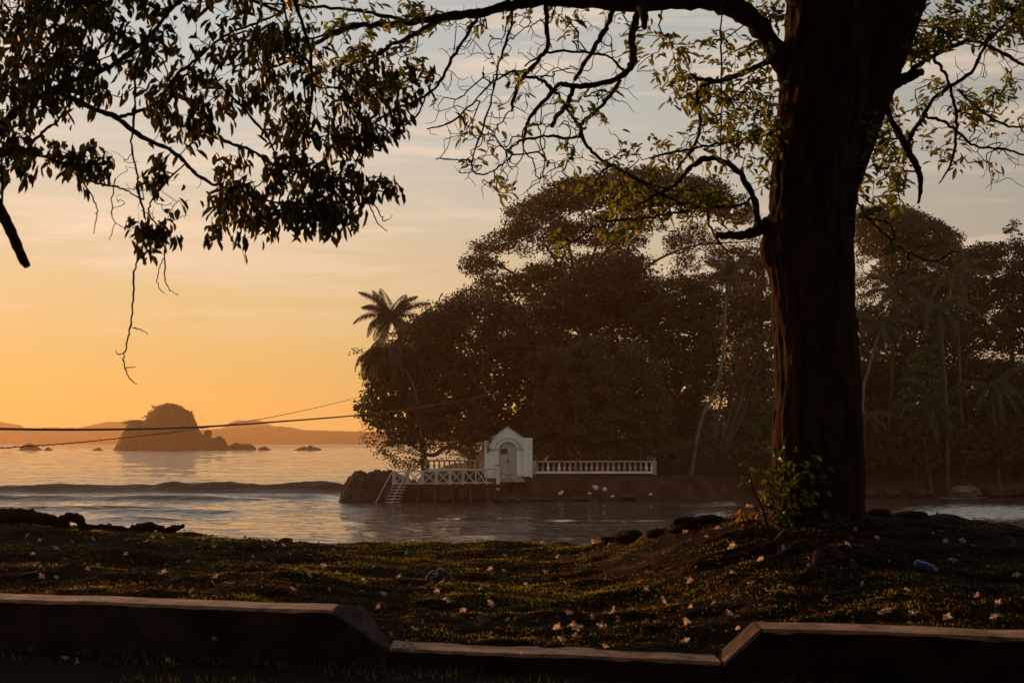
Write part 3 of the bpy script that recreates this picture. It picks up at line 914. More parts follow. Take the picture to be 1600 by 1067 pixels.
# stair down to the water, towards the camera and to the left
ld = empty('pier_stair', (PX(624), 105, 0), 'steep wooden stair with two slanting handrails going from pier down to the water', 'stair')
top = (PX(613), 105.2, dkz); n_st = 7
for k in range(n_st):
    t = (k + .6) / n_st
    m = MB(); cx = PX(624) - .55 * t - .0; cy = 105.2 - 1.0 * t; cz = dkz - (dkz + .2) * t
    m.box(cx - .52, cx + .52, cy - .11, cy + .11, cz - .03, cz + .03); m.build('tread', M['white_wood'], ld)
for s_ in (-.56, .56):
    m = MB(); m.bar((PX(624) + s_, 105.22, dkz - .02), (PX(624) - .55 + s_, 104.2, -.35), .07, .16); m.build('stringer', M['dark_wood'], ld)
    m = MB(); m.tube([(PX(624) + s_, 105.2, zt0), (PX(624) - 1.05 + s_, 104.0, 0.1), (PX(624) - 1.08 + s_, 103.95, -.3)], .033, 8); m.build('handrail', M['white_wood'], ld)
pl = empty('white_pillar', P(778, 757, 107.5), 'square white pillar with a flat cap where the pier meets the gatehouse steps', 'pillar')
q = P(778, 757, 107.5)
m = MB(); m.box(q[0] - .14, q[0] + .14, 107.36, 107.64, q[2] - .4, float(P(778, 727, 107.5)[2])); m.build('shaft', M['plaster'], pl, bevel=.01)
zc_ = float(P(778, 727, 107.5)[2])
m = MB(); m.box(q[0] - .25, q[0] + .25, 107.25, 107.75, zc_ + .002, zc_ + .09); m.build('cap', M['plaster_old'], pl, bevel=.01)

# rubbish on the bank
places = ['under the middle of the balustrade', 'high on the bank below the balustrade', 'right of the folded heap on the bank', 'close to the waterline', 'below the right end of the balustrade',
          'far right on the bank before the dark shore', 'beside the waterline under the gate steps', 'left of the other scraps, near the gate']
for i, (u, v, s_) in enumerate(((921, 770, .16), (930, 762, .3), (945, 764, .26), (933, 781, .2), (957, 775, .2), (1017, 772, .22), (800, 777, .14), (877, 770, .26))):
    y = float(edge_y(P(u, v, 109)[0])) + .2
    q = P(u, v, y)
    boulder(q, (s_ * .62, s_ * .4, s_ * .42), M['scrap'], 'crumpled white plastic scrap ' + places[i], 'white rubbish on the island bank', i * 7.1, 1.5).name = 'plastic_scrap'

# ------------------------------------------------------------------ growing twigs towards chosen places
def smooth_line(pts, per=5):
    """Catmull-Rom through the points (n, k)"""
    p = np.asarray(pts, float)
    if len(p) < 3:
        t = np.linspace(0, 1, per + 1)[:, None]
        return p[0] * (1 - t) + p[-1] * t
    q = np.vstack([2 * p[0] - p[1], p, 2 * p[-1] - p[-2]])
    out_ = []
    for i in range(1, len(q) - 2):
        t = np.linspace(0, 1, per, endpoint=False)[:, None]
        a, b, c, d = q[i - 1], q[i], q[i + 1], q[i + 2]
        out_.append(.5 * ((2 * b) + (-a + c) * t + (2 * a - 5 * b + 4 * c - d) * t ** 2 + (-a + 3 * b - 3 * c + d) * t ** 3))
    out_.append(p[-1:])
    return np.vstack(out_)


def in_poly(pts, poly):
    x, y = pts[:, 0], pts[:, 1]
    r = np.zeros(len(pts), bool); n = len(poly); j = n - 1
    for i in range(n):
        xi, yi = poly[i]; xj, yj = poly[j]
        c = ((yi > y) != (yj > y)) & (x < (xj - xi) * (y - yi) / (yj - yi + 1e-9) + xi)
        r ^= c; j = i
    return r


def sample(poly, n, d0, d1, clump=0.0):
    p = np.array(poly, float); lo, hi = p.min(0), p.max(0); out_ = np.zeros((0, 2))
    while len(out_) < n:
        q = lo + rng.random((max(n * 3, 60), 2)) * (hi - lo)
        q = q[in_poly(q, poly)]
        if clump:
            k = vn(q[:, 0] / clump, q[:, 1] / clump, 4.4)
            q = q[rng.random(len(q)) < np.clip(0.6 + k * .8, 0.05, 1)]
        out_ = np.vstack([out_, q])
    out_ = out_[:n]
    return P(out_[:, 0], out_[:, 1], rng.uniform(d0, d1, n))


def grow(buf, roots, att, seg=0.12, rtip=0.0022, rpow=0.42, rmax=0.05, wig=0.12, sag=0.06, sides=5):
    """joins every place in att to the nearest wood; returns each tip's position and direction"""
    cap = len(roots) + len(att) * 13 + 10
    pos = np.zeros((cap, 3)); par = np.full(cap, -1); n = len(roots)
    pos[:n] = roots; plen = np.zeros(cap)
    d0 = np.array([np.min(((roots - a) ** 2).sum(1)) for a in att]) if len(att) else np.zeros(0)
    tips = []
    for k in np.argsort(d0):
        a = att[k]
        dd = np.sqrt(((pos[:n] - a) ** 2).sum(1)) + 0.12 * plen[:n]
        i = int(np.argmin(dd)); p0 = pos[i]; L = float(np.linalg.norm(a - p0))
        if L < 1e-4:
            continue
        m_ = int(min(11, max(3, round(L / seg * 1.4))))
        t = np.linspace(0, 1, m_ + 1)[1:, None]
        dr = (a - p0) / L
        if par[i] >= 0:
            pd = pos[i] - pos[par[i]]; pd /= np.linalg.norm(pd) + 1e-9
        else:
            pd = dr + rng.normal(size=3) * .6
        c = p0 + (pd * 0.35 + dr * 0.25 + rng.normal(size=3) * wig * 1.6) * L + np.array([0, 0, sag * L])
        line = (1 - t) ** 2 * p0 + 2 * t * (1 - t) * c + t ** 2 * a
        line[:-1] += rng.normal(size=(m_ - 1, 3)) * wig * L / m_ * .6
        pr_ = i
        for q in line:
            pos[n] = q; par[n] = pr_; plen[n] = plen[pr_] + L / m_; pr_ = n; n += 1
        tips.append(pr_)
    cnt = np.zeros(n); cnt[tips] = 1
    for i in range(n - 1, len(roots) - 1, -1):
        if par[i] >= len(roots): cnt[par[i]] += cnt[i]
    rad = np.minimum(rtip * np.maximum(cnt, 1) ** rpow, rmax)
    kids = {}
    for i in range(len(roots), n):
        kids.setdefault(par[i], []).append(i)
    todo = [(p_, c_) for p_, cs in kids.items() if p_ < len(roots) for c_ in cs]
    while todo:
        p_, c_ = todo.pop()
        ch = [p_, c_]
        while c_ in kids:
            cs = sorted(kids[c_], key=lambda z_: -cnt[z_])
            for e in cs[1:]: todo.append((c_, e))
            c_ = cs[0]; ch.append(c_)
        r_ = rad[ch].copy(); r_[0] = r_[1]; r_[-1] *= 0.6
        buf.tube(pos[ch], r_, sides, rng.random(), cap=False)
    tips = np.array(tips, int)
    dirs = pos[tips] - pos[par[tips]]
    return pos[tips], dirs / (np.linalg.norm(dirs, axis=1, keepdims=True) + 1e-9), pos[:n]


def whorl(buf, T, D, nmin, nmax, Lm, Wm, droop, spread=0.05, c3=0.03, up=0.0):
    """a bunch of leaves at each tip"""
    C, DD_, NN, LL, WW, TT = [], [], [], [], [], []
    for t, d in zip(T, D):
        k = rng.integers(nmin, nmax + 1)
        a = rng.random(k) * 6.283
        hv = np.stack([np.cos(a), np.sin(a), np.zeros(k)], -1)
        dr = hv * (1 - droop) * rng.uniform(.5, 1.1, (k, 1)) + d * 0.45 + np.array([0, 0, -1.0]) * droop * rng.uniform(.6, 1.3, (k, 1)) + np.array([0, 0, up]) + rng.normal(size=(k, 3)) * .18
        C.append(t + rng.normal(size=(k, 3)) * spread * .5 - d * rng.random((k, 1)) * spread * 1.5)
        DD_.append(dr)
        NN.append(np.array([0, 0, 1.0]) + hv * droop * 1.5 + rng.normal(size=(k, 3)) * .5)
        LL.append(Lm * rng.uniform(.45, 1.18, k)); WW.append(Wm * rng.uniform(.75, 1.2, k))
        tn = rng.random(k) * .9; tn[rng.random(k) < c3] = 1.0
        TT.append(tn)
    buf.leaves(np.concatenate(C), np.concatenate(DD_), np.concatenate(NN), np.concatenate(LL), np.concatenate(WW), np.concatenate(TT))


# ------------------------------------------------------------------ the big tree on the bank
TD = 14.0
TE = [(860, 1172, 1372), (845, 1186, 1364), (830, 1197, 1356), (810, 1206, 1353), (780, 1212, 1350), (740, 1211, 1348), (700, 1208, 1347), (650, 1209, 1345), (600, 1210, 1343), (550, 1209, 1340), (500, 1207, 1336), (450, 1203, 1333),
      (410, 1198, 1332), (390, 1194, 1331), (372, 1196, 1330), (350, 1202, 1332), (300, 1204, 1337), (250, 1208, 1341), (200, 1213, 1345), (150, 1218, 1356), (100, 1222, 1364), (50, 1226, 1369), (0, 1230, 1372), (-80, 1236, 1368), (-200, 1240, 1360), (-400, 1235, 1330), (-700, 1215, 1275)]
bt = empty('big_tree', G(1278, 850), 'massive dark tree trunk with furrowed bark, sunlit on its left edge, right of centre', 'tree')


def bark_tube(buf, lines, sides=110, ridge=0.022, flare=None, seed=0.0, step=0.035):
    L = np.array(lines, float)                       # x, y, z, radius
    sl = smooth_line(L, 6)
    seglen = np.r_[0, np.cumsum(np.linalg.norm(np.diff(sl[:, :3], axis=0), axis=1))]
    k = max(int(seglen[-1] / step), 4)
    t = np.linspace(0, seglen[-1], k)
    pts = np.stack([np.interp(t, seglen, sl[:, i]) for i in range(4)], -1)
    a = np.arange(sides) * 2 * math.pi / sides
    ca, sa = np.cos(a), np.sin(a)
    A, T = np.meshgrid(a, t)
    tang = np.gradient(pts[:, :3], axis=0); tang /= np.linalg.norm(tang, axis=1, keepdims=True)
    ref = np.array([0, 1.0, 0.02]); U = np.cross(np.broadcast_to(ref, tang.shape), tang); U /= np.linalg.norm(U, axis=1, keepdims=True)
    W = np.cross(tang, U)
    r = pts[:, 3:4]
    tw = A + 0.25 * vn(T * .5, 3.0 + seed, 1.0)
    rg = 1 - 2 * np.abs(fbm(np.cos(tw) * 3.6 + seed, np.sin(tw) * 3.6, T * 1.3, 4)) * 1.9
    rg2 = 1 - 2 * np.abs(vn(np.cos(tw) * 11 + seed, np.sin(tw) * 11, T * 4.2)) * 1.4
    disp = ridge * (rg + .45 * rg2) + 0.05 * r * fbm(np.cos(A) * 1.3, np.sin(A) * 1.3, T * 0.9 + seed, 3) + 0.007 * vn(np.cos(A) * 22, np.sin(A) * 22, T * 9) - 0.010 * np.clip(fbm(np.cos(A) * 5 + 3, np.sin(A) * 5, T * 3.1 + seed, 3) - .18, 0, 1) * 3
    rr = r + disp * np.clip(r / 0.3, .2, 1)
    if flare is not None:
        rr = rr + flare(A, T)
    v = pts[:, None, :3] + rr[..., None] * (U[:, None] * np.cos(A)[..., None] + W[:, None] * np.sin(A)[..., None])
    n = len(t)
    i = np.arange(n - 1)[:, None] * sides; j = np.arange(sides)[None]; q = (j + 1) % sides
    buf.add(v, np.stack([i + j, i + q, i + sides + q, i + sides + j], -1).reshape(-1, 4), 0.5, True)
    return pts


lines = []
for v, a, b in TE:
    c = P((a + b) / 2, v, TD)
    lines.append([c[0], TD, c[2], (b - a) / 2 * TD / F - 0.012])
def flare(A, T):
    return 0.05 * np.clip(1 - T / 0.5, 0, 1) ** 2 * (0.6 + 1.1 * np.clip(np.sin(A * 5 + 1.1), 0, 1))
lines[0][2] -= 0.25
m = MB()
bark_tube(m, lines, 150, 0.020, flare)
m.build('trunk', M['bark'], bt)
m = MB()
stem2 = []
for u, v, w_, d in ((1318, 300, 40, 14.0), (1330, 240, 60, 14.0), (1342, 190, 68, 14.0), (1362, 130, 74, 14.0), (1382, 70, 76, 14.0), (1408, 0, 76, 14.0), (1440, -90, 70, 14.1), (1500, -250, 60, 14.4), (1600, -480, 46, 14.9)):
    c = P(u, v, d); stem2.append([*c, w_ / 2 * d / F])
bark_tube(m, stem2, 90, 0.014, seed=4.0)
m.build('second_stem', M['bark'], bt)
# swollen knot on the left edge
m = MB()
c = P(1203, 386, 13.95)
kv = []
bark_tube(m, [[c[0] + .10, c[1], c[2] - .30, .03], [c[0] + .03, c[1], c[2] - .14, .09], [c[0] + .005, c[1], c[2] - .02, .105], [c[0] + .03, c[1], c[2] + .1, .09], [c[0] + .10, c[1], c[2] + .22, .03]], 50, .012, seed=8)
m.build('knot', M['bark'], bt)

# branches traced from the photograph: (u, v, width in pixels) and depths at both ends
BR = [
    (14.0, 12.4, [(1262, 180, 40), (1232, 118, 38), (1200, 60, 34), (1165, 22, 31), (1120, 5, 29), (1060, 2, 27), (1000, 8, 24), (925, 4, 21), (850, 2, 19), (800, 8, 17), (760, 18, 15), (720, 24, 14), (660, 32, 12), (620, 38, 11), (560, 42, 9), (512, 59, 7), (450, 98, 6), (400, 110, 4)]),
    (13.3, 13.0, [(1002, 8, 16), (1006, 26, 13), (1007, 44, 8)]),
    (13.4, 13.1, [(1000, 10, 12), (994, 28, 12), (989, 60, 12), (988, 98, 11), (969, 121, 10), (915, 135, 9), (879, 132, 8), (865, 140, 7), (828, 186, 6), (817, 225, 4)]),
    (13.4, 13.6, [(962, 4, 8), (957, 17, 8), (946, 45, 8), (924, 82, 8), (904, 115, 7), (898, 125, 6)]),
    (13.2, 13.4, [(897, 133, 8), (887, 160, 8), (867, 186, 7), (863, 198, 7)]),
    (13.2, 13.0, [(853, 4, 7), (855, 70, 7), (842, 93, 7), (817, 121, 7), (803, 152, 6), (800, 174, 4)]),
    (13.1, 13.5, [(820, 121, 5), (842, 124, 5), (867, 143, 5), (887, 171, 5), (907, 200, 5), (898, 216, 5), (856, 214, 4), (817, 219, 4), (790, 236, 3)]),
    (13.2, 13.8, [(969, 126, 6), (949, 155, 6), (924, 180, 6), (907, 197, 6), (918, 230, 6), (946, 253, 5), (997, 281, 5), (1039, 295, 4)]),
    (13.1, 13.4, [(820, 104, 3), (852, 84, 4), (912, 82, 4), (952, 90, 4), (974, 110, 5)]),
    (14.0, 13.2, [(1225, 92, 12), (1199, 98, 10), (1160, 115, 9), (1126, 126, 8), (1092, 124, 7), (1080, 117, 5)]),
    (13.5, 13.0, [(1126, 126, 6), (1092, 138, 6), (1090, 169, 5), (1095, 183, 5), (1087, 225, 5), (1061, 259, 4), (1058, 268, 3)]),
    (14.0, 13.2, [(1215, 204, 5), (1199, 208, 5), (1137, 222, 4), (1081, 233, 4), (1047, 239, 4), (1015, 247, 3)]),
    (14.0, 13.3, [(1215, 372, 20), (1196, 362, 15), (1187, 350, 11), (1177, 307, 10), (1160, 276, 10), (1137, 255, 9), (1101, 248, 9), (1078, 262, 8), (1053, 290, 6), (1033, 301, 5), (1011, 312, 4), (985, 330, 3)]),
    (14.0, 13.6, [(1215, 340, 24), (1196, 352, 20), (1180, 362, 16), (1160, 367, 14), (1140, 368, 13), (1118, 367, 11)]),
    (13.7, 13.0, [(1174, 309, 4), (1154, 321, 5), (1090, 324, 5), (1060, 332, 4), (1000, 342, 4), (950, 345, 4), (930, 352, 4), (920, 362, 4), (900, 375, 3), (870, 390, 3)]),
    (13.4, 13.2, [(950, 255, 4), (1000, 283, 4), (1044, 310, 4), (1090, 323, 3)]),
    (13.4, 13.8, [(1127, 10, 3), (1126, 90, 3), (1128, 170, 3), (1126, 252, 2)]),
    (13.9, 13.4, [(1105, 325, 4), (1108, 352, 4), (1125, 380, 3), (1143, 405, 2)]),
    (14.0, 13.6, [(1345, 170, 26), (1366, 155, 22), (1397, 132, 19), (1425, 118, 16), (1440, 113, 11)]),
    (13.8, 14.6, [(1418, 120, 12), (1432, 104, 8), (1445, 96, 7), (1476, 79, 7), (1509, 65, 7), (1526, 65, 6), (1560, 79, 6), (1600, 101, 5), (1680, 130, 4)]),
    (13.9, 14.2, [(1374, 150, 12), (1382, 162, 10), (1394, 191, 10), (1408, 214, 11), (1422, 242, 12), (1436, 267, 11), (1438, 292, 8), (1434, 318, 4)]),
    (14.1, 14.8, [(1420, 225, 7), (1424, 210, 7), (1442, 183, 7), (1459, 155, 6), (1487, 135, 6), (1520, 110, 6), (1540, 70, 5), (1577, 31, 5), (1610, -10, 6)]),
    (14.8, 15.0, [(1545, -40, 14), (1563, 0, 11), (1580, 17, 10), (1592, 42, 9), (1604, 64, 8), (1640, 110, 6)]),
    (13.8, 14.2, [(1459, 93, 6), (1478, 118, 5), (1490, 157, 5), (1495, 197, 5), (1487, 253, 4), (1467, 287, 2)]),
    (14.3, 14.6, [(1447, 183, 5), (1470, 188, 5), (1498, 208, 4), (1523, 228, 4), (1565, 233, 4), (1600, 242, 3), (1640, 246, 2)]),
    (14.3, 14.8, [(1498, 141, 4), (1523, 166, 4), (1565, 194, 4), (1600, 200, 3), (1650, 210, 2)]),
    (14.0, 13.6, [(1328, 300, 5), (1338, 313, 4), (1357, 342, 4), (1378, 362, 4), (1397, 381, 4), (1425, 398, 3), (1448, 407, 3), (1464, 408, 3), (1480, 398, 2), (1500, 391, 1.5)]),
    (13.8, 13.5, [(1357, 341, 3), (1380, 346, 3), (1391, 352, 3), (1398, 366, 3), (1393, 381, 3)]),
    (13.7, 13.5, [(1418, 396, 3), (1420, 412, 2), (1416, 422, 2), (1405, 431, 1.5)]),
    (12.8, 12.2, [(749, 22, 6), (730, 55, 5), (709, 87, 5), (692, 121, 5), (670, 146, 4), (619, 171, 4), (580, 197, 3), (552, 225, 2)]),
    (12.6, 11.8, [(695, 26, 9), (645, 56, 8), (608, 73, 6), (583, 93, 5), (570, 115, 4), (557, 140, 3)]),
    (12.7, 12.3, [(670, 146, 3), (647, 185, 3), (614, 205, 3), (569, 247, 2)]),
    (13.0, 12.7, [(803, 110, 4), (765, 132, 3), (737, 163, 3), (698, 194, 3), (667, 202, 2)]),
    (13.0, 12.6, [(800, 12, 4), (798, 42, 4), (780, 98, 4), (771, 141, 3), (751, 211, 3), (737, 256, 3), (751, 273, 3), (780, 261, 3), (800, 242, 3)]),
    (12.7, 12.6, [(737, 252, 3), (720, 250, 2.5), (681, 249, 2)]),
    (12.3, 11.8, [(535, 45, 5), (500, 58, 4), (450, 66, 3), (400, 50, 3), (350, 56, 3)]),
    (12.6, 12.0, [(640, 36, 7), (600, 25, 6), (540, 15, 5), (470, 10, 4), (400, 5, 3)]),
]
wood = []
for k, (d0, d1, ln) in enumerate(BR):
    t = np.linspace(0, 1, len(ln))
    mid = (d0 + d1) / 2
    dd = d0 + (d1 - d0) * t + 0.12 * np.sin(t * 5 + k) * (t > 0) * (t < 1)
    p = P([q[0] for q in ln], [q[1] for q in ln], dd)
    r = np.array([q[2] for q in ln]) / 2 * dd / F
    L = smooth_line(np.column_stack([p, r]), 6)
    L[1:-1, :3] += rng.normal(size=(len(L) - 2, 3)) * 0.006
    m = MB()
    r_ = L[:, 3] * (1 + 0.10 * rng.normal(size=len(L)))
    m.tube(L[:, :3], np.maximum(r_, .0022), 10 if r.max() > .03 else 7)
    m.build('branch', M['bark'], bt)
    wood.append(L[:, :3])
woodp = np.concatenate(wood)

# places the twigs reach for: polygon, how many, depths, share with leaves
ZON = [
    ([(650, 30), (1000, 10), (985, 120), (870, 330), (740, 300), (660, 210), (690, 90)], 400, 12.4, 13.8, 0.05),
    ([(690, 180), (830, 200), (790, 300), (760, 325), (730, 270)], 26, 12.6, 13.4, 0.15),
    ([(820, 130), (1000, 120), (1000, 300), (880, 300), (830, 260)], 90, 12.8, 13.8, 0.15),
    ([(640, 0), (1000, 0), (1000, 40), (640, 50)], 60, 12.4, 13.6, 0.2),
    ([(990, 40), (1090, 55), (1210, 60), (1215, 250), (1150, 260), (1090, 220), (1020, 120), (980, 90)], 150, 13.0, 14.6, 0.75),
    ([(1050, 140), (1210, 130), (1215, 300), (1150, 240), (1060, 250)], 90, 13.0, 14.6, 0.8),
    ([(880, 240), (1010, 210), (1130, 250), (1150, 330), (1060, 345), (960, 330), (900, 290)], 110, 12.9, 14.2, 0.6),
    ([(960, 270), (1060, 290), (1160, 320), (1190, 330), (1130, 345), (1040, 345), (960, 350)], 75, 13.0, 13.9, 0.8),
    ([(940, 320), (1000, 340), (990, 385), (940, 375)], 14, 12.9, 13.3, 0.8),
    ([(862, 370), (905, 372), (900, 392), (868, 394)], 5, 12.8, 13.1, 0.8),
    ([(1150, 0), (1225, 0), (1225, 40), (1180, 30)], 26, 13.6, 14.6, 0.8),
    ([(1440, 0), (1600, -10), (1620, 50), (1480, 70), (1390, 120), (1372, 110)], 150, 13.6, 15.4, 0.85),
    ([(1380, 40), (1480, 20), (1560, 50), (1480, 75), (1420, 95)], 60, 13.6, 15.0, 0.85),
    ([(1345, 170), (1400, 150), (1425, 240), (1400, 330), (1345, 340), (1338, 250)], 110, 13.6, 14.8, 0.8),
    ([(1420, 120), (1520, 130), (1580, 200), (1560, 270), (1450, 250), (1425, 200)], 95, 13.8, 15.0, 0.33),
    ([(1490, 60), (1640, 60), (1640, 300), (1540, 300), (1500, 200)], 110, 14.0, 15.2, 0.12),
    ([(1430, 130), (1600, 120), (1600, 190), (1440, 180)], 40, 14.0, 15.0, 0.5),
    ([(1385, 372), (1400, 366), (1402, 392), (1380, 396)], 4, 13.3, 13.6, 1.0),
    ([(420, 0), (660, 0), (680, 120), (600, 160), (500, 130), (420, 60)], 190, 11.8, 12.9, 0.55),
]
A_, lf = [], []
for poly, n, d0, d1, s_ in ZON:
    A_.append(sample(poly, n, d0, d1)); lf.append(rng.random(n) < s_)
A_ = np.concatenate(A_); lf = np.concatenate(lf)
m = MB()
T, D, allp = grow(m, woodp, A_, seg=.10, rtip=0.0030, rpow=.36, rmax=.016, wig=.22, sag=.10)
m.build('twigs', M['bark_dark'], bt)
order = np.argsort(((woodp[None, ::6] - A_[:, None]) ** 2).sum(-1).min(1)) if False else None
# a tip keeps its leaves when its own place had some
near_i = np.array([int(np.argmin(((A_ - t) ** 2).sum(1))) for t in T])
sel = lf[near_i]
m = MB()
whorl(m, T[sel], D[sel], 4, 8, 0.115, 0.042, 0.28, 0.07, c3=0.06)
pick = rng.choice(len(allp), 300)
m.build('leaves', M['leaf_green'], bt)
# a few red flowers among the leaves
M['flower'] = mat_leaf('flower', (0.45, 0.14, 0.10), (0.55, 0.2, 0.14), 0.3, (.6, .2, .12))
C = P([612, 610, 1135, 1350 + 200, 768], [100, 104, 142, 136, 84], [12.3, 12.3, 13.4, 14.3, 12.8])
for c in C:
    k = 6; a = np.arange(k) * 1.047
    m = MB(); m.leaves(np.repeat(c[None], k, 0), np.stack([np.cos(a), np.sin(a), -.3 + 0 * a], -1), np.tile([0, 0, 1.0], (k, 1)), np.full(k, .035), np.full(k, .025), np.full(k, .2)); m.build('flower', M['flower'], bt)

# roots running over the ground
def root(pts, r0, r1):
    g = np.array([G(u, v) for u, v in pts])
    L = smooth_line(np.column_stack([g, np.linspace(r0 * .75, r1 * .9, len(g))]), 5)
    L[:, 2] = ground_z(L[:, 0], L[:, 1]) - L[:, 3] * .25
    L[:, 2] += 0.012 * vn(L[:, 0] * 6, L[:, 1] * 6, 2.0)
    m = MB(); m.tube(L[:, :3], L[:, 3] * (1 + .12 * rng.normal(size=len(L))), 9)
    m.build('root', M['bark'], bt)


for pts, r0, r1 in (([(1230, 838), (1195, 858), (1150, 872), (1080, 885), (1010, 893)], .10, .025), ([(1215, 836), (1160, 838), (1110, 845), (1050, 858), (990, 866), (900, 882)], .10, .02),
                    ([(1262, 850), (1225, 868), (1180, 890), (1130, 905)], .09, .02), ([(1330, 850), (1390, 853), (1430, 862), (1470, 872), (1500, 884)], .08, .02),
                    ([(1345, 840), (1420, 838), (1500, 842), (1560, 838), (1583, 846), (1572, 856), (1545, 860)], .08, .03), ([(1300, 856), (1330, 880), (1400, 905), (1450, 915)], .08, .02),
                    ([(1250, 846), (1180, 856), (1100, 872), (1020, 880), (940, 892), (860, 905)], .07, .02), ([(1310, 856), (1370, 872), (1440, 888), (1520, 900), (1590, 908)], .07, .02),
                    ([(1280, 856), (1270, 890), (1230, 915), (1210, 935)], .07, .015), ([(1350, 826), (1400, 820), (1460, 824), (1540, 832), (1620, 842)], .09, .03)):
    root(pts, r0, r1)

# ------------------------------------------------------------------ shrub and seedling at its foot
sh = empty('shrub', G(1225, 842), 'leafy climber with a few orange leaves clinging to the foot of the big trunk', 'shrub')
cen = np.vstack([sample([(1205, 700), (1235, 690), (1280, 715), (1300, 750), (1290, 800), (1240, 830), (1195, 820), (1185, 770)], 90, 13.35, 13.7)])
rt = np.array([G(1225, 846), G(1250, 848), G(1205, 842)]); rt[:, 1] = 13.6
m = MB(); T, D, _ = grow(m, rt, cen, seg=.12, rtip=.003, rmax=.02, wig=.2)
m.build('stems', M['bark_dark'], sh)
m = MB(); whorl(m, T, D, 2, 3, .10, .065, .35, .04, c3=.06); m.build('leaves', M['leaf_ivy'], sh)
sd = empty('seedling', G(1188, 828), 'thin bent sapling with a tuft of leaves left of the trunk foot', 'sapling')
m = MB()
L = smooth_line(np.column_stack([P([1200, 1190, 1178, 1172, 1168], [826, 790, 770, 745, 730], [13.4, 13.4, 13.4, 13.4, 13.4]), [.012, .011, .009, .007, .004]]), 5)
m.tube(L[:, :3], L[:, 3], 6); m.build('stem', M['bark_dark'], sd)
T = P([1168, 1160, 1165, 1175, 1158, 1172, 1185], [728, 722, 742, 735, 755, 750, 735], np.full(7, 13.4)); D = np.tile([-.3, 0, .4], (7, 1))
m = MB(); whorl(m, T, D, 2, 4, .10, .055, .3, .03, c3=.1); m.build('leaves', M['leaf_ivy'], sd)
bs = empty('basal_shoots', G(1168, 822), 'bright orange and green shoots catching the sun left of the trunk base', 'shoots')
cen = sample([(1140, 826), (1165, 790), (1195, 760), (1205, 800), (1180, 826)], 12, 13.5, 13.9)
m = MB(); T, D, _ = grow(m, np.array([G(1165, 826), G(1185, 828)]), cen, seg=.1, rtip=.003, rmax=.012, wig=.2); m.build('stems', M['bark_dark'], bs)
M['leaf_orange'] = mat_leaf('leaf_orange', (0.10, 0.10, 0.02), (0.42, 0.16, 0.03), 0.4, (.7, .3, .05), c3=(.5, .1, .02))
m = MB(); whorl(m, T, D, 1, 3, .075, .045, .2, .03, c3=.1); m.build('leaves', M['leaf_orange'], bs)

# ------------------------------------------------------------------ the overhanging tree, its trunk left of the view
lt = empty('overhanging_tree', (-7.6, 12.6, float(ground_z(-7.6, 12.6))), 'dark drooping tree reaching in from upper left with hanging pointed leaves', 'tree')
LB = [
    (10.2, 10.4, [(-120, 300, 34), (-60, 245, 26), (0, 197, 14), (37, 166, 12), (84, 140, 10), (135, 118, 8), (170, 105, 7), (230, 60, 6), (280, 0, 5)]),
    (10.3, 10.8, [(84, 140, 9), (140, 168, 9), (180, 183, 9), (222, 214, 8), (270, 236, 7), (298, 264, 6), (332, 287, 5), (374, 298, 5), (430, 316, 4), (500, 330, 3)]),
    (10.4, 11.4, [(185, 184, 6), (216, 174, 6), (253, 155, 5), (275, 118, 5), (309, 93, 5), (351, 56, 4), (400, 37, 4), (440, 20, 3)]),
    (10.2, 10.4, [(-30, 212, 6), (20, 228, 5), (45, 239, 5), (67, 245, 5), (107, 261, 4), (132, 281, 4), (169, 290, 4), (197, 298, 3), (225, 312, 2.5)]),
    (10.4, 10.2, [(211, 100, 4), (211, 127, 4), (211, 180, 4), (205, 230, 3.5), (214, 270, 3.5), (217, 300, 3.5), (230, 356, 3.5), (228, 393, 3.5), (211, 418, 3.2), (208, 469, 3), (204, 510, 2.6), (197, 542, 2.4), (193, 561, 2.2), (200, 587, 1.8), (214, 600, 1.4)]),
    (10.4, 10.3, [(290, 255, 3), (255, 290, 3), (233, 322, 3), (239, 345, 3), (259, 367, 2.5), (256, 404, 2.2), (261, 446, 1.8), (278, 462, 1.2)]),
    (10.3, 10.2, [(256, 404, 1.8), (247, 425, 1.6), (248, 448, 1.4), (257, 459, 1)]),
    (10.3, 10.2, [(45, 229, 5), (70, 205, 5), (93, 186, 4), (110, 160, 4)]),
    (10.9, 11.3, [(290, 196, 6), (323, 208, 6), (365, 225, 5), (400, 239, 5), (417, 253, 5), (456, 267, 4), (498, 273, 4), (541, 281, 3.5), (575, 296, 3), (610, 300, 2)]),
    (11.4, 11.0, [(437, -10, 5), (449, 34, 4), (451, 62, 4), (470, 110, 3.5), (480, 170, 3)]),
    (11.5, 11.2, [(456, -10, 6), (482, 70, 5), (487, 112, 5), (486, 169, 4), (475, 230, 3), (470, 300, 2.5)]),
    (11.2, 11.3, [(545, 282, 3), (575, 318, 2.5), (588, 345, 2), (605, 361, 1.5)]),
    (11.2, 11.3, [(560, 292, 3), (592, 330, 2), (600, 345, 1.8), (614, 338, 1.2)]),
    (10.2, 10.3, [(125, 278, 2.5), (150, 320, 2), (150, 345, 1.6), (146, 365, 1)]),
    (10.3, 10.3, [(180, 280, 2.5), (174, 325, 2), (178, 350, 1.6), (171, 376, 1)]),
    (10.2, 10.2, [(207, 512, 2), (220, 516, 1.6), (231, 523, 1)]),
    (10.2, 10.2, [(192, 552, 1.6), (184, 553, 1.4), (181, 547, 1)]),
    (10.2, 10.2, [(197, 575, 1.6), (205, 573, 1.4), (212, 574, 1)]),
    (10.3, 10.9, [(340, 130, 4), (400, 190, 4), (430, 240, 3), (440, 300, 3), (420, 350, 2)]),
]
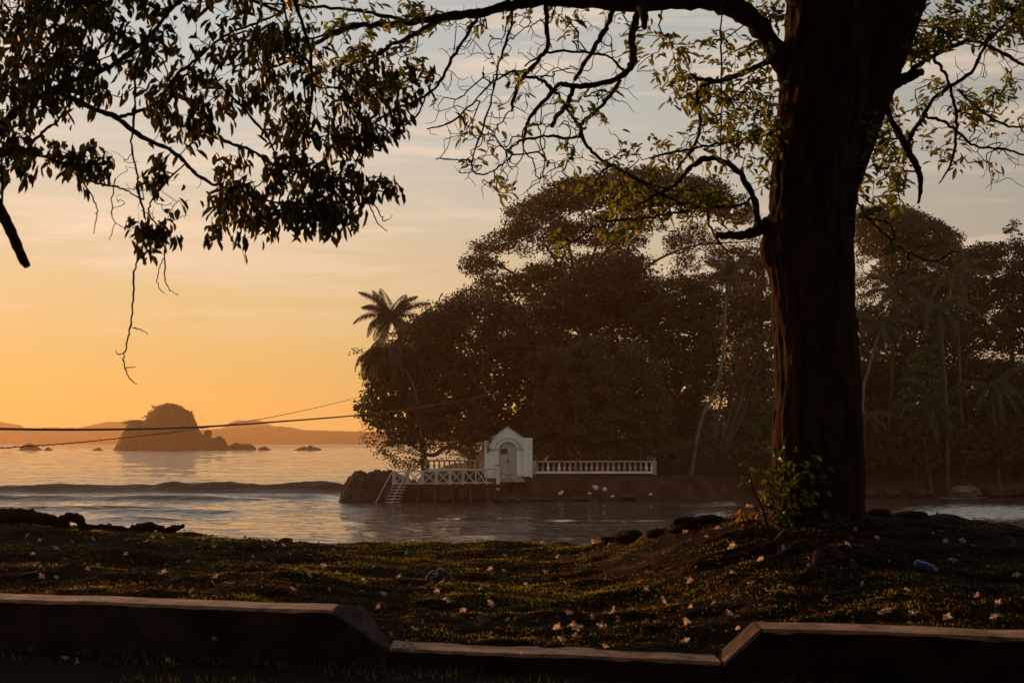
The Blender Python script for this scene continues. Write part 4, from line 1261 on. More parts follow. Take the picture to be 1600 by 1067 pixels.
# trunk and the bough that carries them, outside the view
m = MB()
tp = np.array([[-7.7, 12.6, ground_z(-7.7, 12.6) - .3, .36], [-7.6, 12.4, 4.6, .30], [-7.3, 12.1, 5.7, .26], [-6.6, 11.6, 7.0, .22], [-5.4, 11.0, 8.4, .18], [-3.6, 10.8, 9.4, .12]])
bark_tube(m, tp, 60, .014, seed=9)
m.build('trunk', M['bark'], lt)
wood = [smooth_line(tp[2:, :3], 6)]
st0 = P(-120, 300, 10.2)
m = MB(); L = smooth_line(np.array([[-7.35, 12.15, 5.6, .12], [-6.2, 11.2, 5.9, .1], [*st0, .08]]), 6); m.tube(L[:, :3], L[:, 3], 9); m.build('branch', M['bark'], lt)
tops = [P(280, 0, 10.4), P(437, -10, 11.4), P(456, -10, 11.5), P(440, 20, 11.4)]
for tpt in tops:
    a = tp[4, :3] + rng.normal(size=3) * .1
    m = MB(); L = smooth_line(np.column_stack([np.array([a, (a + tpt) / 2 + np.array([0, 0, .5]), tpt]), [.05, .03, .012]]), 6); m.tube(L[:, :3], L[:, 3], 7); m.build('branch', M['bark'], lt)
for k, (d0, d1, ln) in enumerate(LB):
    t = np.linspace(0, 1, len(ln))
    dd = d0 + (d1 - d0) * t + 0.10 * np.sin(t * 6 + k)
    p = P([q[0] for q in ln], [q[1] for q in ln], dd)
    r = np.array([q[2] for q in ln]) / 2 * dd / F
    L = smooth_line(np.column_stack([p, r]), 6)
    L[1:-1, :3] += rng.normal(size=(len(L) - 2, 3)) * 0.004
    m = MB(); m.tube(L[:, :3], np.maximum(L[:, 3] * (1 + .1 * rng.normal(size=len(L))), .0018), 9 if r.max() > .015 else 6)
    m.build('branch', M['bark_dark'], lt); wood.append(L[:, :3])
m = MB()
L = smooth_line(np.column_stack([P([-40, -12, 8, 20, 31, 43], [255, 305, 343, 368, 394, 417], np.full(6, 9.2)), np.array([20, 19, 17, 16, 15, 11]) / 2 * 9.2 / F]), 5)
m.tube(L[:, :3], L[:, 3] * (1 + .09 * rng.normal(size=len(L))), 12)
L = smooth_line(np.column_stack([P([31, 27, 29, 33], [390, 396, 405, 414], np.full(4, 9.17)), [.012, .01, .006, .003]]), 4); m.tube(L[:, :3], L[:, 3], 6)
m.build('broken_branch', M['bark'], lt)
m = MB(); L = smooth_line(np.column_stack([P([2, 4, 3, 5], [240, 290, 320, 335], np.full(4, 9.2)), [.008, .008, .008, .008]]), 4); m.tube(L[:, :3], L[:, 3], 6)
m.build('broken_twig', M['bark_dark'], lt)
m = MB(); L = smooth_line(np.array([[-7.5, 12.3, 5.2, .09], [-4.9, 10.0, 6.0, .07], [*P(-40, 255, 9.2), .041]]), 5); m.tube(L[:, :3], L[:, 3], 9); m.build('branch', M['bark'], lt)
woodp = np.concatenate(wood)
ZL = [
    ([(-60, -60), (430, -60), (440, 60), (330, 100), (310, 170), (220, 175), (150, 160), (60, 200), (-60, 200)], 500, 9.5, 11.5, .93),
    ([(-60, -40), (220, -40), (200, 120), (100, 180), (-60, 200)], 210, 9.3, 11.4, .95),
    ([(-40, 190), (40, 200), (58, 250), (40, 280), (0, 285), (-40, 280)], 50, 9.5, 10.4, .95),
    ([(65, 215), (150, 205), (165, 260), (140, 288), (95, 275)], 46, 10.0, 10.7, .9),
    ([(220, 180), (330, 150), (340, 200), (300, 220), (240, 200)], 46, 10.2, 11.0, .85),
    ([(225, 240), (262, 235), (262, 290), (225, 288)], 16, 10.2, 10.7, .85),
    ([(320, 130), (450, 120), (580, 100), (680, 110), (672, 150), (610, 220), (520, 235), (430, 220), (340, 170)], 250, 10.6, 12.0, .85),
    ([(340, 60), (480, 40), (560, 110), (400, 130)], 80, 10.8, 11.9, .8),
    ([(340, 235), (440, 240), (560, 250), (630, 290), (590, 305), (560, 345), (480, 350), (420, 345), (360, 350), (330, 300)], 235, 10.2, 11.7, .95),
    ([(335, 300), (560, 300), (560, 350), (500, 365), (440, 360), (370, 385), (325, 375)], 90, 10.5, 11.5, .95),
    ([(195, 345), (280, 345), (288, 370), (240, 385), (240, 400), (215, 395), (192, 370)], 30, 10.1, 10.5, .95),
    ([(140, 230), (200, 240), (320, 300), (290, 345), (220, 340), (150, 300)], 60, 10.1, 10.6, .03),
]
A_, lf = [], []
for poly, n, d0, d1, s_ in ZL:
    A_.append(sample(poly, n, d0, d1, clump=26 if s_ > .5 else 0)); lf.append(rng.random(n) < s_)
A_ = np.concatenate(A_); lf = np.concatenate(lf)
m = MB()
T, D, _ = grow(m, woodp, A_, seg=.08, rtip=0.0020, rpow=.36, rmax=.012, wig=.20, sag=.10)
m.build('twigs', M['bark_dark'], lt)
near_i = np.array([int(np.argmin(((A_ - t) ** 2).sum(1))) for t in T])
sel = lf[near_i]
m = MB()
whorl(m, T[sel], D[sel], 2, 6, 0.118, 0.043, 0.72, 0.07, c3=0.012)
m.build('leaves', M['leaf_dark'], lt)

# ------------------------------------------------------------------ leaf cover added overhead, out of view, to shade the foreground
def shade_canopy(n, x0, x1, y0, y1, zf, parent, mat, size=.30):
    x = rng.uniform(x0, x1, n); y = rng.uniform(y0, y1, n)
    z = zf(x, y) + rng.random(n) * 3.2
    m = MB()
    m.bits(np.stack([x, y, z], -1), size * rng.uniform(.7, 1.2, n), size * .6, rng.random(n), .3)
    m.build('added_canopy', mat, parent)


def zf1(x, y):       # stays clear of the view: the top edge of the frame climbs by 0.31 per metre
    base = CAMZ + 1.7 + 0.36 * np.clip(y, 0, 40)
    return base + 0.4 * fbm(x * .4, y * .4, 2, 2)


shade_canopy(15000, -1, 16, -9, 18.5, zf1, bt, M['leaf_dark'], .55)
shade_canopy(15000, -14, 3, -9, 16.5, zf1, lt, M['leaf_dark'], .55)
# thicket added unseen behind the camera to darken the foreground
th = empty('thicket', (0, -13, CAMZ - 1.6), 'dense dark thicket added behind the viewer to shade the foreground', 'thicket')
m = MB(); n = 16000
m.bits(np.stack([rng.uniform(-26, 26, n), rng.uniform(-15, -9.5, n), CAMZ - 1.6 + rng.uniform(0, 8.5, n)], -1), .7, .45, rng.random(n), .2)
m.build('foliage', M['leaf_dark'], th)
for i in range(9):
    x = -24 + i * 6 + random.uniform(-1, 1)
    m = MB(); m.tube([(x, -12.5, CAMZ - 2), (x + .2, -12.5, CAMZ + 2), (x - .1, -12.4, CAMZ + 5.5)], [.16, .13, .07], 8); m.build('trunk', M['bark_dark'], th)

# ------------------------------------------------------------------ trees and palms of the island
def crown_bits(buf, C, n_per, spread, size, flat=.35, sq=.52):
    n = len(C) * n_per
    cc = np.repeat(C, n_per, 0)
    off = np.clip(rng.normal(size=(n, 3)), -1.7, 1.7) * spread * np.array([1, 1, sq])
    base = np.repeat(rng.random(len(C)) ** 1.5 * .75, n_per)
    buf.bits(cc + off, size * rng.uniform(.5, 1.5, n), size * .62 * rng.uniform(.6, 1.4, n), np.clip(base + rng.random(n) * .25, 0, 1), flat)


def island_tree(name, label, cat, trunk, zones, mat, rtrunk=.22, limbs=(), group='trees and bushes of the island', bark='bark_far', n_per=26, spread=.42, size=.24, rtip=.016, seg=.8, rmax=.14, sag=.05, rpow=.42):
    """trunk and limbs: (u, v, depth[, radius]); zones: (polygon, count, d0, d1[, n_per, spread, size])"""
    tp = np.array([[*P(q[0], q[1], q[2]), (q[3] if len(q) > 3 else rtrunk)] for q in trunk])
    g = float(island_z(tp[0, 0], tp[0, 1]))
    o = empty(name, (tp[0, 0], tp[0, 1], g), label, cat, group)
    tp[0, 2] = g - .3
    L = smooth_line(tp, 6)
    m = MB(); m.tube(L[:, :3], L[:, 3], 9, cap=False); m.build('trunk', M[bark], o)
    wood = [L[len(L) // 3:, :3]]
    for ln in limbs:
        q = np.array([P(*k[:3]) for k in ln]); r = np.linspace(.17, .05, len(ln))
        L = smooth_line(np.column_stack([q, r]), 5)
        m = MB(); m.tube(L[:, :3], L[:, 3], 7); m.build('limb', M[bark], o); wood.append(L[:, :3])
    m = MB(); f = MB()
    att = []
    for z in zones:
        poly, n, d0, d1 = z[:4]
        npr, sp, sz = (list(z[4:]) + [n_per, spread, size][len(z) - 4:])[:3]
        C = sample(poly, n, d0, d1, clump=21)
        att.append(C)
        crown_bits(f, C, int(npr * (1.7 if n > 150 else 1.3)), sp, sz * 1.15)
        if n > 250:      # the leafy depth behind the outer leaves
            pc = np.mean(poly, 0)
            C2 = sample([tuple(pc + (np.array(q) - pc) * .86) for q in poly], n // 2, (d0 + d1) / 2, d1 + 1.0)
            crown_bits(f, C2, 22, .55, .52)
    att = np.concatenate(att)
    if len(att) > 420: att = att[rng.choice(len(att), 420, False)]
    grow(m, np.concatenate(wood), att, seg=seg, rtip=rtip, rpow=rpow, rmax=rmax, wig=.16, sag=sag, sides=5)
    m.build('boughs', M[bark], o)
    f.build('crown', M[mat], o)
    return o


island_tree('rain_tree', 'tallest spreading tree on the island, open umbrella crown with limbs showing against the sky', 'tree',
            [(955, 700, 128, .5), (930, 600, 128, .42), (912, 520, 128, .36), (900, 462, 128, .3)],
            [([(790, 350), (860, 335), (900, 360), (870, 400), (820, 400), (780, 395)], 120, 122, 129, 24),
             ([(725, 412), (733, 385), (760, 372), (790, 355), (840, 350), (815, 378), (770, 392), (752, 425)], 100, 121, 128),
             ([(722, 412), (745, 395), (800, 420), (760, 440), (735, 430)], 46, 121, 127),
             ([(788, 345), (797, 325), (845, 303), (870, 284), (920, 270), (980, 262), (1040, 264), (1110, 278), (1160, 305), (1190, 345), (1150, 345), (1060, 318), (960, 322), (880, 330), (850, 345), (800, 352)], 400, 122, 134, 30),
             ([(850, 345), (1000, 325), (1040, 350), (1010, 380), (920, 385), (860, 375)], 190, 123, 132),
             ([(745, 450), (800, 425), (860, 405), (1000, 380), (1020, 440), (1020, 500), (900, 510), (800, 480)], 260, 121, 130, 34, .5),
             ([(735, 440), (770, 440), (800, 470), (850, 500), (850, 540), (800, 520), (765, 500), (740, 465)], 95, 121, 126),
             ([(1030, 355), (1100, 350), (1190, 375), (1200, 440), (1110, 445), (1050, 430)], 230, 124, 134, 20, .34, .2)],
            'isl_dark', limbs=[[(900, 462, 128), (870, 410, 127), (845, 375, 126), (815, 352, 125)], [(905, 480, 128), (890, 390, 126), (872, 340, 125), (835, 318, 124)],
                               [(905, 470, 128), (930, 390, 128), (955, 330, 129), (965, 290, 129)], [(915, 430, 128), (990, 350, 130), (1080, 310, 131), (1140, 315, 132)],
                               [(915, 520, 128), (1000, 425, 129), (1080, 385, 130), (1170, 378, 131)], [(905, 520, 128), (840, 460, 126), (790, 420, 124), (745, 408, 123)],
                               [(870, 480, 127), (820, 490, 125), (785, 500, 124), (765, 480, 123)]], size=.21, seg=.9)
island_tree('round_tree', 'dense rounded tree with smooth dome top behind the left balustrade', 'tree', [(735, 712, 115, .35), (740, 640, 115, .3), (735, 560, 115, .2)],
            [([(655, 505), (680, 478), (720, 458), (760, 452), (800, 468), (835, 500), (860, 560), (865, 640), (850, 700), (700, 712), (650, 660), (640, 560)], 620, 112.5, 119, 40, .5)],
            'isl_dark', size=.21)
island_tree('sea_tree', 'leaning leafy tree hanging out over the water behind the pier', 'tree', [(760, 712, 112.6, .22), (722, 703, 112.4, .2), (697, 699, 112.2, .19), (682, 709, 112, .17), (668, 710, 112, .15), (645, 696, 112, .13), (610, 684, 112, .09)],
            [([(562, 640), (580, 600), (565, 585), (590, 560), (640, 500), (670, 520), (690, 640), (690, 700), (660, 700), (610, 690), (575, 668)], 300, 110.5, 115, 24, .36, .22),
             ([(553, 545), (600, 560), (640, 560), (640, 610), (580, 620), (555, 590)], 22, 111, 114, 22, .36, .22),
             ([(565, 655), (600, 680), (660, 700), (665, 722), (640, 735), (612, 730), (580, 705), (566, 680)], 72, 110.5, 113.5, 12, .36, .19),
             ([(640, 500), (700, 470), (720, 600), (660, 620)], 90, 113, 116, 34, .45, .22)],
            'isl_dark', rtip=.010, seg=.5, rmax=.08)
island_tree('seaside_bush', 'tangled olive bush between the gatehouse and the tall grey palm', 'bush', [(900, 716, 114, .12), (905, 690, 114, .1), (900, 660, 114, .08)],
            [([(830, 560), (900, 520), (1000, 540), (1040, 600), (1045, 712), (950, 718), (840, 714)], 460, 111.5, 116, 36, .42, .2)], 'isl_mid')
island_tree('broad_tree', 'broad brown-green tree below the umbrella crown, behind the gatehouse', 'tree', [(870, 712, 119, .3), (870, 600, 119, .25), (880, 500, 119, .18)],
            [([(820, 520), (850, 450), (930, 400), (1010, 400), (1035, 460), (1020, 600), (940, 650), (830, 640)], 560, 116.5, 122, 38, .52, .22)], 'isl_dark')
island_tree('olive_tree', 'olive tree just left of the tall grey palm stem', 'tree', [(1060, 716, 118, .25), (1055, 620, 118, .2), (1060, 520, 118, .14)],
            [([(1005, 480), (1040, 440), (1100, 435), (1130, 470), (1125, 600), (1085, 700), (1010, 690)], 400, 115.5, 120.5, 38, .48, .22)], 'isl_mid')
island_tree('hillside_tree', 'dense tree filling the slope right of the tall grey palm', 'tree', [(1190, 714, 122, .3), (1190, 620, 122, .25), (1190, 500, 122, .16)],
            [([(1110, 470), (1160, 440), (1230, 440), (1300, 480), (1330, 600), (1320, 712), (1130, 705)], 520, 119, 125, 36, .5, .22)], 'isl_mid')
island_tree('shore_bush', 'low bush of pale leaves beside the left edge of the big trunk', 'bush', [(1185, 716, 115, .1), (1185, 690, 115, .08), (1180, 660, 115, .06)],
            [([(1140, 640), (1180, 610), (1215, 620), (1225, 700), (1160, 705)], 130, 113.5, 116, 26, .36, .24)], 'isl_green')
island_tree('tall_hill_tree', 'tall tree with an open top showing just right of the big trunk', 'tree', [(1395, 712, 133, .35), (1395, 560, 133, .3), (1400, 420, 133, .2)],
            [([(1332, 340), (1350, 322), (1380, 330), (1400, 322), (1430, 330), (1460, 345), (1500, 370), (1495, 400), (1440, 400), (1340, 400)], 270, 128, 136, 26, .4),
             ([(1325, 400), (1420, 395), (1420, 470), (1325, 480)], 150, 128, 136, 18, .38, .2),
             ([(1380, 400), (1520, 395), (1540, 470), (1520, 540), (1400, 500)], 270, 128, 136, 36, .5, .22)], 'isl_mid')
island_tree('dark_hill_tree', 'dark tree with peeping sky gaps at the right edge', 'tree', [(1585, 712, 128, .3), (1578, 600, 128, .22), (1590, 470, 128, .12)],
            [([(1500, 395), (1540, 382), (1590, 385), (1680, 380), (1680, 420), (1500, 425)], 170, 122, 129, 34, .46),
             ([(1500, 425), (1680, 420), (1680, 560), (1520, 560)], 340, 122, 129, 22, .42, .2),
             ([(1570, 362), (1582, 345), (1596, 352), (1600, 385), (1572, 385)], 16, 124, 127, 22, .3, .2),
             ([(1480, 560), (1680, 560), (1680, 720), (1470, 710)], 460, 120, 127, 34, .5, .22)], 'isl_dark')
island_tree('bright_creeper_tree', 'hanging curtain of brighter green leaves right of the big trunk', 'creeper', [(1452, 712, 118.5, .16), (1450, 640, 118.5, .14), (1452, 560, 118.5, .1)],
            [([(1425, 545), (1465, 540), (1475, 600), (1455, 640), (1425, 650), (1412, 610), (1420, 580)], 120, 117, 119, 26, .3, .24),
             ([(1400, 630), (1440, 625), (1450, 680), (1420, 690)], 40, 117, 118.6, 22, .3, .22)], 'isl_green')
island_tree('shade_tree', 'shadowy tree filling the slope behind the coconut palms', 'tree', [(1380, 712, 124, .3), (1380, 640, 124, .24), (1390, 560, 124, .16)],
            [([(1325, 480), (1420, 470), (1520, 520), (1530, 712), (1325, 712)], 560, 121.5, 127, 36, .5, .22)], 'isl_dark')
island_tree('undergrowth_bush', 'pale twiggy bush low on the bank under the right palms', 'bush', [(1530, 722, 119, .06), (1530, 700, 119, .05), (1525, 690, 119, .04)],
            [([(1490, 690), (1540, 680), (1580, 700), (1560, 728), (1500, 722)], 60, 117.5, 120, 18, .3, .2)], 'isl_mid')

island_tree('undergrowth_bush', 'dark low thicket at the water side under the right palms', 'bush', [(1430, 724, 117.2, .05), (1430, 705, 117.2, .05), (1425, 690, 117.2, .04)],
            [([(1335, 690), (1400, 665), (1480, 672), (1620, 660), (1640, 726), (1335, 728)], 260, 116.2, 118.5, 26, .36, .22)], 'isl_dark')
island_tree('undergrowth_bush', 'dark brush along the top of the bank between the balustrade and the big trunk', 'bush', [(1120, 722, 112.4, .05), (1120, 705, 112.4, .05), (1115, 695, 112.4, .04)],
            [([(1020, 690), (1060, 680), (1110, 700), (1200, 690), (1215, 722), (1030, 722)], 90, 111.6, 113, 22, .30, .20)], 'isl_mid')
# a few roots and lianas hanging down the face of the wood
for k, (pts, lab) in enumerate((
        ([(1033, 590), (1034, 640), (1032, 690), (1036, 716)], 'bare pale liana hanging left of the grey palm stem'),
        ([(1150, 640), (1146, 670), (1138, 700), (1134, 716)], 'pale liana hanging right of the grey palm stem'),
        ([(755, 560), (752, 620), (747, 660), (748, 690)], 'thin pale stem in the foliage left of the gatehouse roof'),
        ([(1515, 500), (1512, 550), (1508, 600), (1512, 640)], 'reddish bare stem among the right-hand palms'))):
    L = smooth_line(P([q[0] for q in pts], [q[1] for q in pts], np.full(4, 111.4 if k < 3 else 117.5)), 5)
    m = MB(); m.tube(L, [.03] * len(L), 5); tag(m.build('liana', M['bark_far']), lab, 'liana', 'lianas on the island')


# ------------------------------------------------------------------ palms
def palm(name, label, crown, foot, bend, nf, flen, cat='palm', trunk_r=.13, bark='bark_far', mat='palm', group='palms of the island', up=.8, seed=0, leaflet=.62, lean=None, wind=0.0):
    """crown/foot: (u, v, depth); bend: points of the stem between them"""
    rs = np.random.default_rng(100 + seed)
    c = P(*crown)
    st = [P(*foot)] + [P(*b) for b in bend] + [c]
    g = float(island_z(st[0][0], st[0][1])); st[0] = np.array([st[0][0], st[0][1], min(st[0][2], g) - .25])
    o = empty(name, st[0], label, cat, group)
    L = smooth_line(np.array(st), 7)
    m = MB(); m.tube(L, np.linspace(trunk_r * 1.25, trunk_r * .8, len(L)) * (1 + .05 * np.sin(np.arange(len(L)) * 2.1)), 9); m.build('trunk', M[bark], o)
    for i in range(nf):
        az = i * 2.399 + rs.normal() * .15
        el = up - (i / nf) * (up + .75) + rs.normal() * .08
        L0 = flen * rs.uniform(.82, 1.08)
        k = 13; s = np.linspace(0, 1, k)
        e = el - s ** 1.3 * (1.35 + .75 * rs.random()) * (.62 if el > .7 else 1)
        hx = math.cos(az) + wind; hy = math.sin(az)
        hn = math.hypot(hx, hy); hx /= hn; hy /= hn
        ds = L0 / (k - 1)
        hr = np.r_[0, np.cumsum(np.cos(e[:-1]) * ds)]; vr = np.r_[0, np.cumsum(np.sin(e[:-1]) * ds)]
        R_ = np.stack([c[0] + hr * hx, c[1] + hr * hy, c[2] + vr], -1)
        m = MB(); m.tube(R_, np.linspace(.035, .008, k), 4, .8, cap=False)
        nl = 60
        q = np.linspace(.10, .99, nl)
        base = np.stack([np.interp(q, s, R_[:, j]) for j in range(3)], -1)
        tg = np.gradient(base, axis=0); tg /= np.linalg.norm(tg, axis=1, keepdims=True)
        sd_ = np.cross(tg, [0, 0, 1.0]); sd_ /= np.linalg.norm(sd_, axis=1, keepdims=True) + 1e-9
        for sg_ in (-1, 1):
            ll = leaflet * (np.sin(np.clip(q * 1.05, 0, 1) * math.pi) ** .5 * .8 + .25) * rs.uniform(.85, 1.1, nl)
            dr = sd_ * sg_ * .62 + tg * .45 + np.array([0, 0, -.72]) + rs.normal(size=(nl, 3)) * .08
            dr /= np.linalg.norm(dr, axis=1, keepdims=True)
            wv = tg * .034
            tip = base + dr * ll[:, None] + np.array([0, 0, -.10]) * ll[:, None]
            mid = base + dr * ll[:, None] * .5
            v = np.stack([base, mid + wv, tip, mid - wv], 1)
            m.add(v, np.arange(nl)[:, None] * 4 + np.array([[0, 1, 2, 3]]), rs.random(nl))
        m.build('frond', M[mat], o)
    m = MB(); m.lathe([(.06, -.45), (.17, -.25), (.22, -.05), (.16, .15), (.05, .4), (.01, .6)], c, 8); m.build('heart', M[mat], o)
    return o


palm('coconut_palm', 'windblown coconut palm at the far left tip of the island, dark against the yellow sky', (611, 494, 116), (668, 712, 116), [(655, 640, 116), (640, 570, 116)], 30, 3.4, mat='isl_dark', up=1.25, seed=3, leaflet=.72, wind=-.25)
palm('coconut_palm', 'drooping palm crown lower down on the far left tip, just above the leaning tree', (602, 545, 110.2), (662, 712, 112.2), [(655, 650, 111.5), (640, 590, 111)], 22, 3.3, mat='isl_dark', up=.5, seed=5, leaflet=.8, wind=-.35)
palm('tall_grey_palm', 'tall palm with a thin curved grey stem left of the big trunk', (1137, 425, 112.5), (1079, 724, 112), [(1095, 660, 112), (1118, 610, 112.2), (1129, 560, 112.3), (1133, 500, 112.4)], 17, 2.3, trunk_r=.13, bark='bark_pale', up=1.2, seed=7)
palm('coconut_palm', 'coconut palm with crown right against the big trunk, upper right', (1402, 455, 119), (1386, 716, 119), [(1392, 620, 119), (1398, 520, 119)], 20, 3.6, up=1.3, seed=9)
palm('coconut_palm', 'coconut palm with a curved pale stem beside the big trunk', (1378, 508, 117.5), (1345, 716, 117.5), [(1348, 620, 117.5), (1358, 575, 117.5), (1369, 535, 117.5)], 20, 3.8, bark='bark_pale', up=1.0, seed=11)
palm('coconut_palm', 'high coconut palm with hanging fronds between the two hill trees', (1490, 432, 118.5), (1505, 716, 118.5), [(1500, 600, 118.5), (1496, 500, 118.5)], 20, 4.0, up=.9, seed=13)
palm('coconut_palm', 'coconut palm in the middle of the right-hand group, below the high one', (1466, 480, 116.8), (1480, 720, 116.8), [(1478, 620, 116.8), (1472, 540, 116.8)], 20, 4.0, up=.8, seed=15)
palm('coconut_palm', 'short coconut palm with a bent pale stem on the right-hand shore', (1458, 640, 117.2), (1456, 722, 117.2), [(1446, 706, 117.2), (1446, 680, 117.2)], 19, 3.5, up=.8, seed=17)
palm('coconut_palm', 'low coconut palm with wide fronds near the right edge', (1548, 604, 117.5), (1560, 722, 117.5), [(1558, 690, 117.5), (1553, 650, 117.5)], 20, 4.2, up=.7, seed=19)
palm('coconut_palm', 'small coconut palm low down beside the foot of the big trunk', (1352, 650, 117), (1350, 722, 117), [(1350, 700, 117), (1351, 675, 117)], 14, 2.6, up=.7, seed=21)
palm('coconut_palm', 'thin palm top showing through the gap left of the big trunk', (1182, 415, 127), (1200, 690, 127), [(1195, 600, 127), (1188, 500, 127)], 15, 2.3, up=1.1, seed=23)


def screw_pine(label, crowns, foot):
    f = P(*foot); g = float(island_z(f[0], f[1]))
    o = empty('screw_pine', (f[0], f[1], g), label, 'screw pine', 'palms of the island')
    for u, v, d in crowns:
        c = P(u, v, d)
        L = smooth_line(np.array([[f[0], f[1], g + .8], (f + c) / 2 + rng.normal(size=3) * .2, c]), 5)
        m = MB(); m.tube(L, np.linspace(.11, .07, len(L)), 6); m.build('stem', M['bark_far'], o)
        n = 70
        a = rng.random(n) * 6.283; e = rng.uniform(-.5, 1.4, n)
        D_ = np.stack([np.cos(a) * np.cos(e), np.sin(a) * np.cos(e), np.sin(e)], -1)
        ll = rng.uniform(.7, 1.15, n)[:, None]
        S_ = np.cross(D_, [0, 0, 1.0]); S_ /= np.linalg.norm(S_, axis=1, keepdims=True) + 1e-9
        mid = c + D_ * ll * .6; tip = mid + (D_ * .35 + np.array([0, 0, -.35])) * ll
        v_ = np.stack([c + D_ * .05 + S_ * .03, c + D_ * .05 - S_ * .03, mid - S_ * .03, mid + S_ * .03], 1)
        m = MB(); m.add(v_, np.arange(n)[:, None] * 4 + np.array([[0, 1, 2, 3]]), rng.random(n))
        v_ = np.stack([mid + S_ * .03, mid - S_ * .03, tip], 1); m.add(v_, np.arange(n)[:, None] * 3 + np.array([[0, 1, 2]]), rng.random(n))
        m.build('leaf_rosette', M['isl_green'], o)
    for i in range(15):
        a = rng.uniform(-1.7, 1.7); q = np.array([f[0] + a, f[1] - rng.random() * .9, g - .1])
        m = MB(); m.tube(np.array([[f[0] + a * .2, f[1], g + 1.3 + .5 * rng.random()], (q + np.array([f[0] + a * .2, f[1], g + 1.5])) / 2, q]), [.03, .03, .025], 5); m.build('stilt_root', M['bark_far'], o)


screw_pine('big screw pine with slanting stilt roots right of the grey palm stem', [(1172, 540, 113.2), (1190, 560, 113.5), (1150, 570, 113), (1165, 590, 112.8), (1195, 530, 114), (1140, 600, 113), (1180, 600, 113), (1200, 590, 113.4), (1155, 545, 113.8), (1128, 620, 113), (1172, 620, 112.8)], (1120, 715, 113))
# small roof and wall seen through the trees
vl = empty('villa', P(1375, 600, 131), 'pale villa wall glimpsed through the palms right of the big trunk', 'house')
c = P(1375, 600, 131)
m = MB(); m.box(c[0] - 3.2, c[0] + 1.9, 130.2, 135, 3, c[2] + 1.2); m.build('wall', M['wall_villa'], vl)
m = MB(); m.prism([(c[0] - 3.7, c[2] + 1.2), (c[0] + 2.4, c[2] + 1.2), (c[0] - .6, c[2] + 2.4)], 129.8, 135.4); m.build('roof', M['roof_blue'], vl)
m = MB(); m.box(c[0] - .2, c[0] + .8, 130.15, 130.22, c[2] - .9, c[2] + .5); m.build('window', M['glass_dark'], vl)
vl = empty('hill_house', P(1165, 440, 131.5), 'small blue-grey roof peeping out beside the grey palm crown', 'house')
c = P(1165, 440, 131.5)
m = MB(); m.box(c[0] - 1.2, c[0] + 1.6, 131.5, 135, 8, c[2] - .2); m.build('wall', M['wall_villa'], vl)
m = MB(); m.prism([(c[0] - 1.6, c[2] - .2), (c[0] + 2.0, c[2] - .2), (c[0] - .2, c[2] + .9)], 131.2, 135.2); m.build('roof', M['roof_blue'], vl)

# ------------------------------------------------------------------ cables
def cable(name, label, pts, r, sub=7, twist=False):
    p = P([q[0] for q in pts], [q[1] for q in pts], [q[2] for q in pts])
    L = smooth_line(p, sub)
    o = empty(name, L[0], label, 'cable', 'cables strung out to the island')
    m = MB(); m.tube(L, np.full(len(L), r), 7); m.build('core', M['cable'], o)
    if twist:
        L2 = smooth_line(L, 8); n = len(L2); a = np.cumsum(np.r_[0, np.linalg.norm(np.diff(L2, axis=0), axis=1)]) * 9
        m = MB(); m.tube(L2 + np.stack([0 * a, np.cos(a) * r * 1.5, np.sin(a) * r * 1.5], -1), np.full(n, r * .8), 5); m.build('strand', M['cable'], o)
    return o


cable('thick_cable', 'thick black cable sagging across the bay to the island trees', [(-500, 655, 27), (-200, 666, 32), (0, 670, 36), (150, 671, 41), (300, 667.5, 48), (430, 659, 57), (555, 649, 69), (650, 638, 80), (750, 620, 93), (810, 607, 103), (862, 594, 112)], .034)
cable('thin_cable', 'thin twisted cable rising to the leaning tree on the island', [(-500, 735, 31), (-200, 716, 35), (0, 700, 40), (100, 693, 44), (200, 683, 50), (300, 671, 57), (400, 656, 68), (480, 640, 81), (555, 622, 98), (590, 612, 112)], .013, twist=True)

# ------------------------------------------------------------------ driftwood and roots at the left edge of the bank
def wood_piece(name, label, pts, rad, cat='root'):
    L = smooth_line(np.column_stack([np.array(pts), rad]), 6)
    m = MB(); m.tube(L[:, :3] + rng.normal(size=(len(L), 3)) * .006, L[:, 3] * (1 + .12 * rng.normal(size=len(L))), 9)
    return tag(m.build(name, M['bark']), label, cat, 'driftwood and roots along the edge of the bank')


wood_piece('arched_root', 'dark root arching clear of the ground at the left end of the bank', P([88, 98, 106, 116, 124, 129, 134], [822, 812, 808, 808, 812, 822, 830], np.full(7, 17.0)), [.03, .05, .055, .055, .055, .05, .06])
wood_piece('long_root', 'long thick root lying on the left crest before the arched root', P([-60, 0, 30, 60, 90, 105], [808, 806, 806, 809, 815, 822], np.full(6, 17.2)), [.10, .09, .09, .08, .06, .05])
wood_piece('driftwood_log', 'forked piece of driftwood with its tip poking out over the water', P([205, 225, 245, 260, 275, 287], [827, 823, 824, 828, 824, 822], np.full(6, 17.6)), [.05, .06, .045, .04, .04, .025], 'driftwood')
wood_piece('fallen_stick', 'dark stick lying along the crest between root and driftwood', P([128, 150, 175, 200], [826, 824, 824, 828], np.full(4, 17.5)), [.05, .04, .04, .03], 'stick')

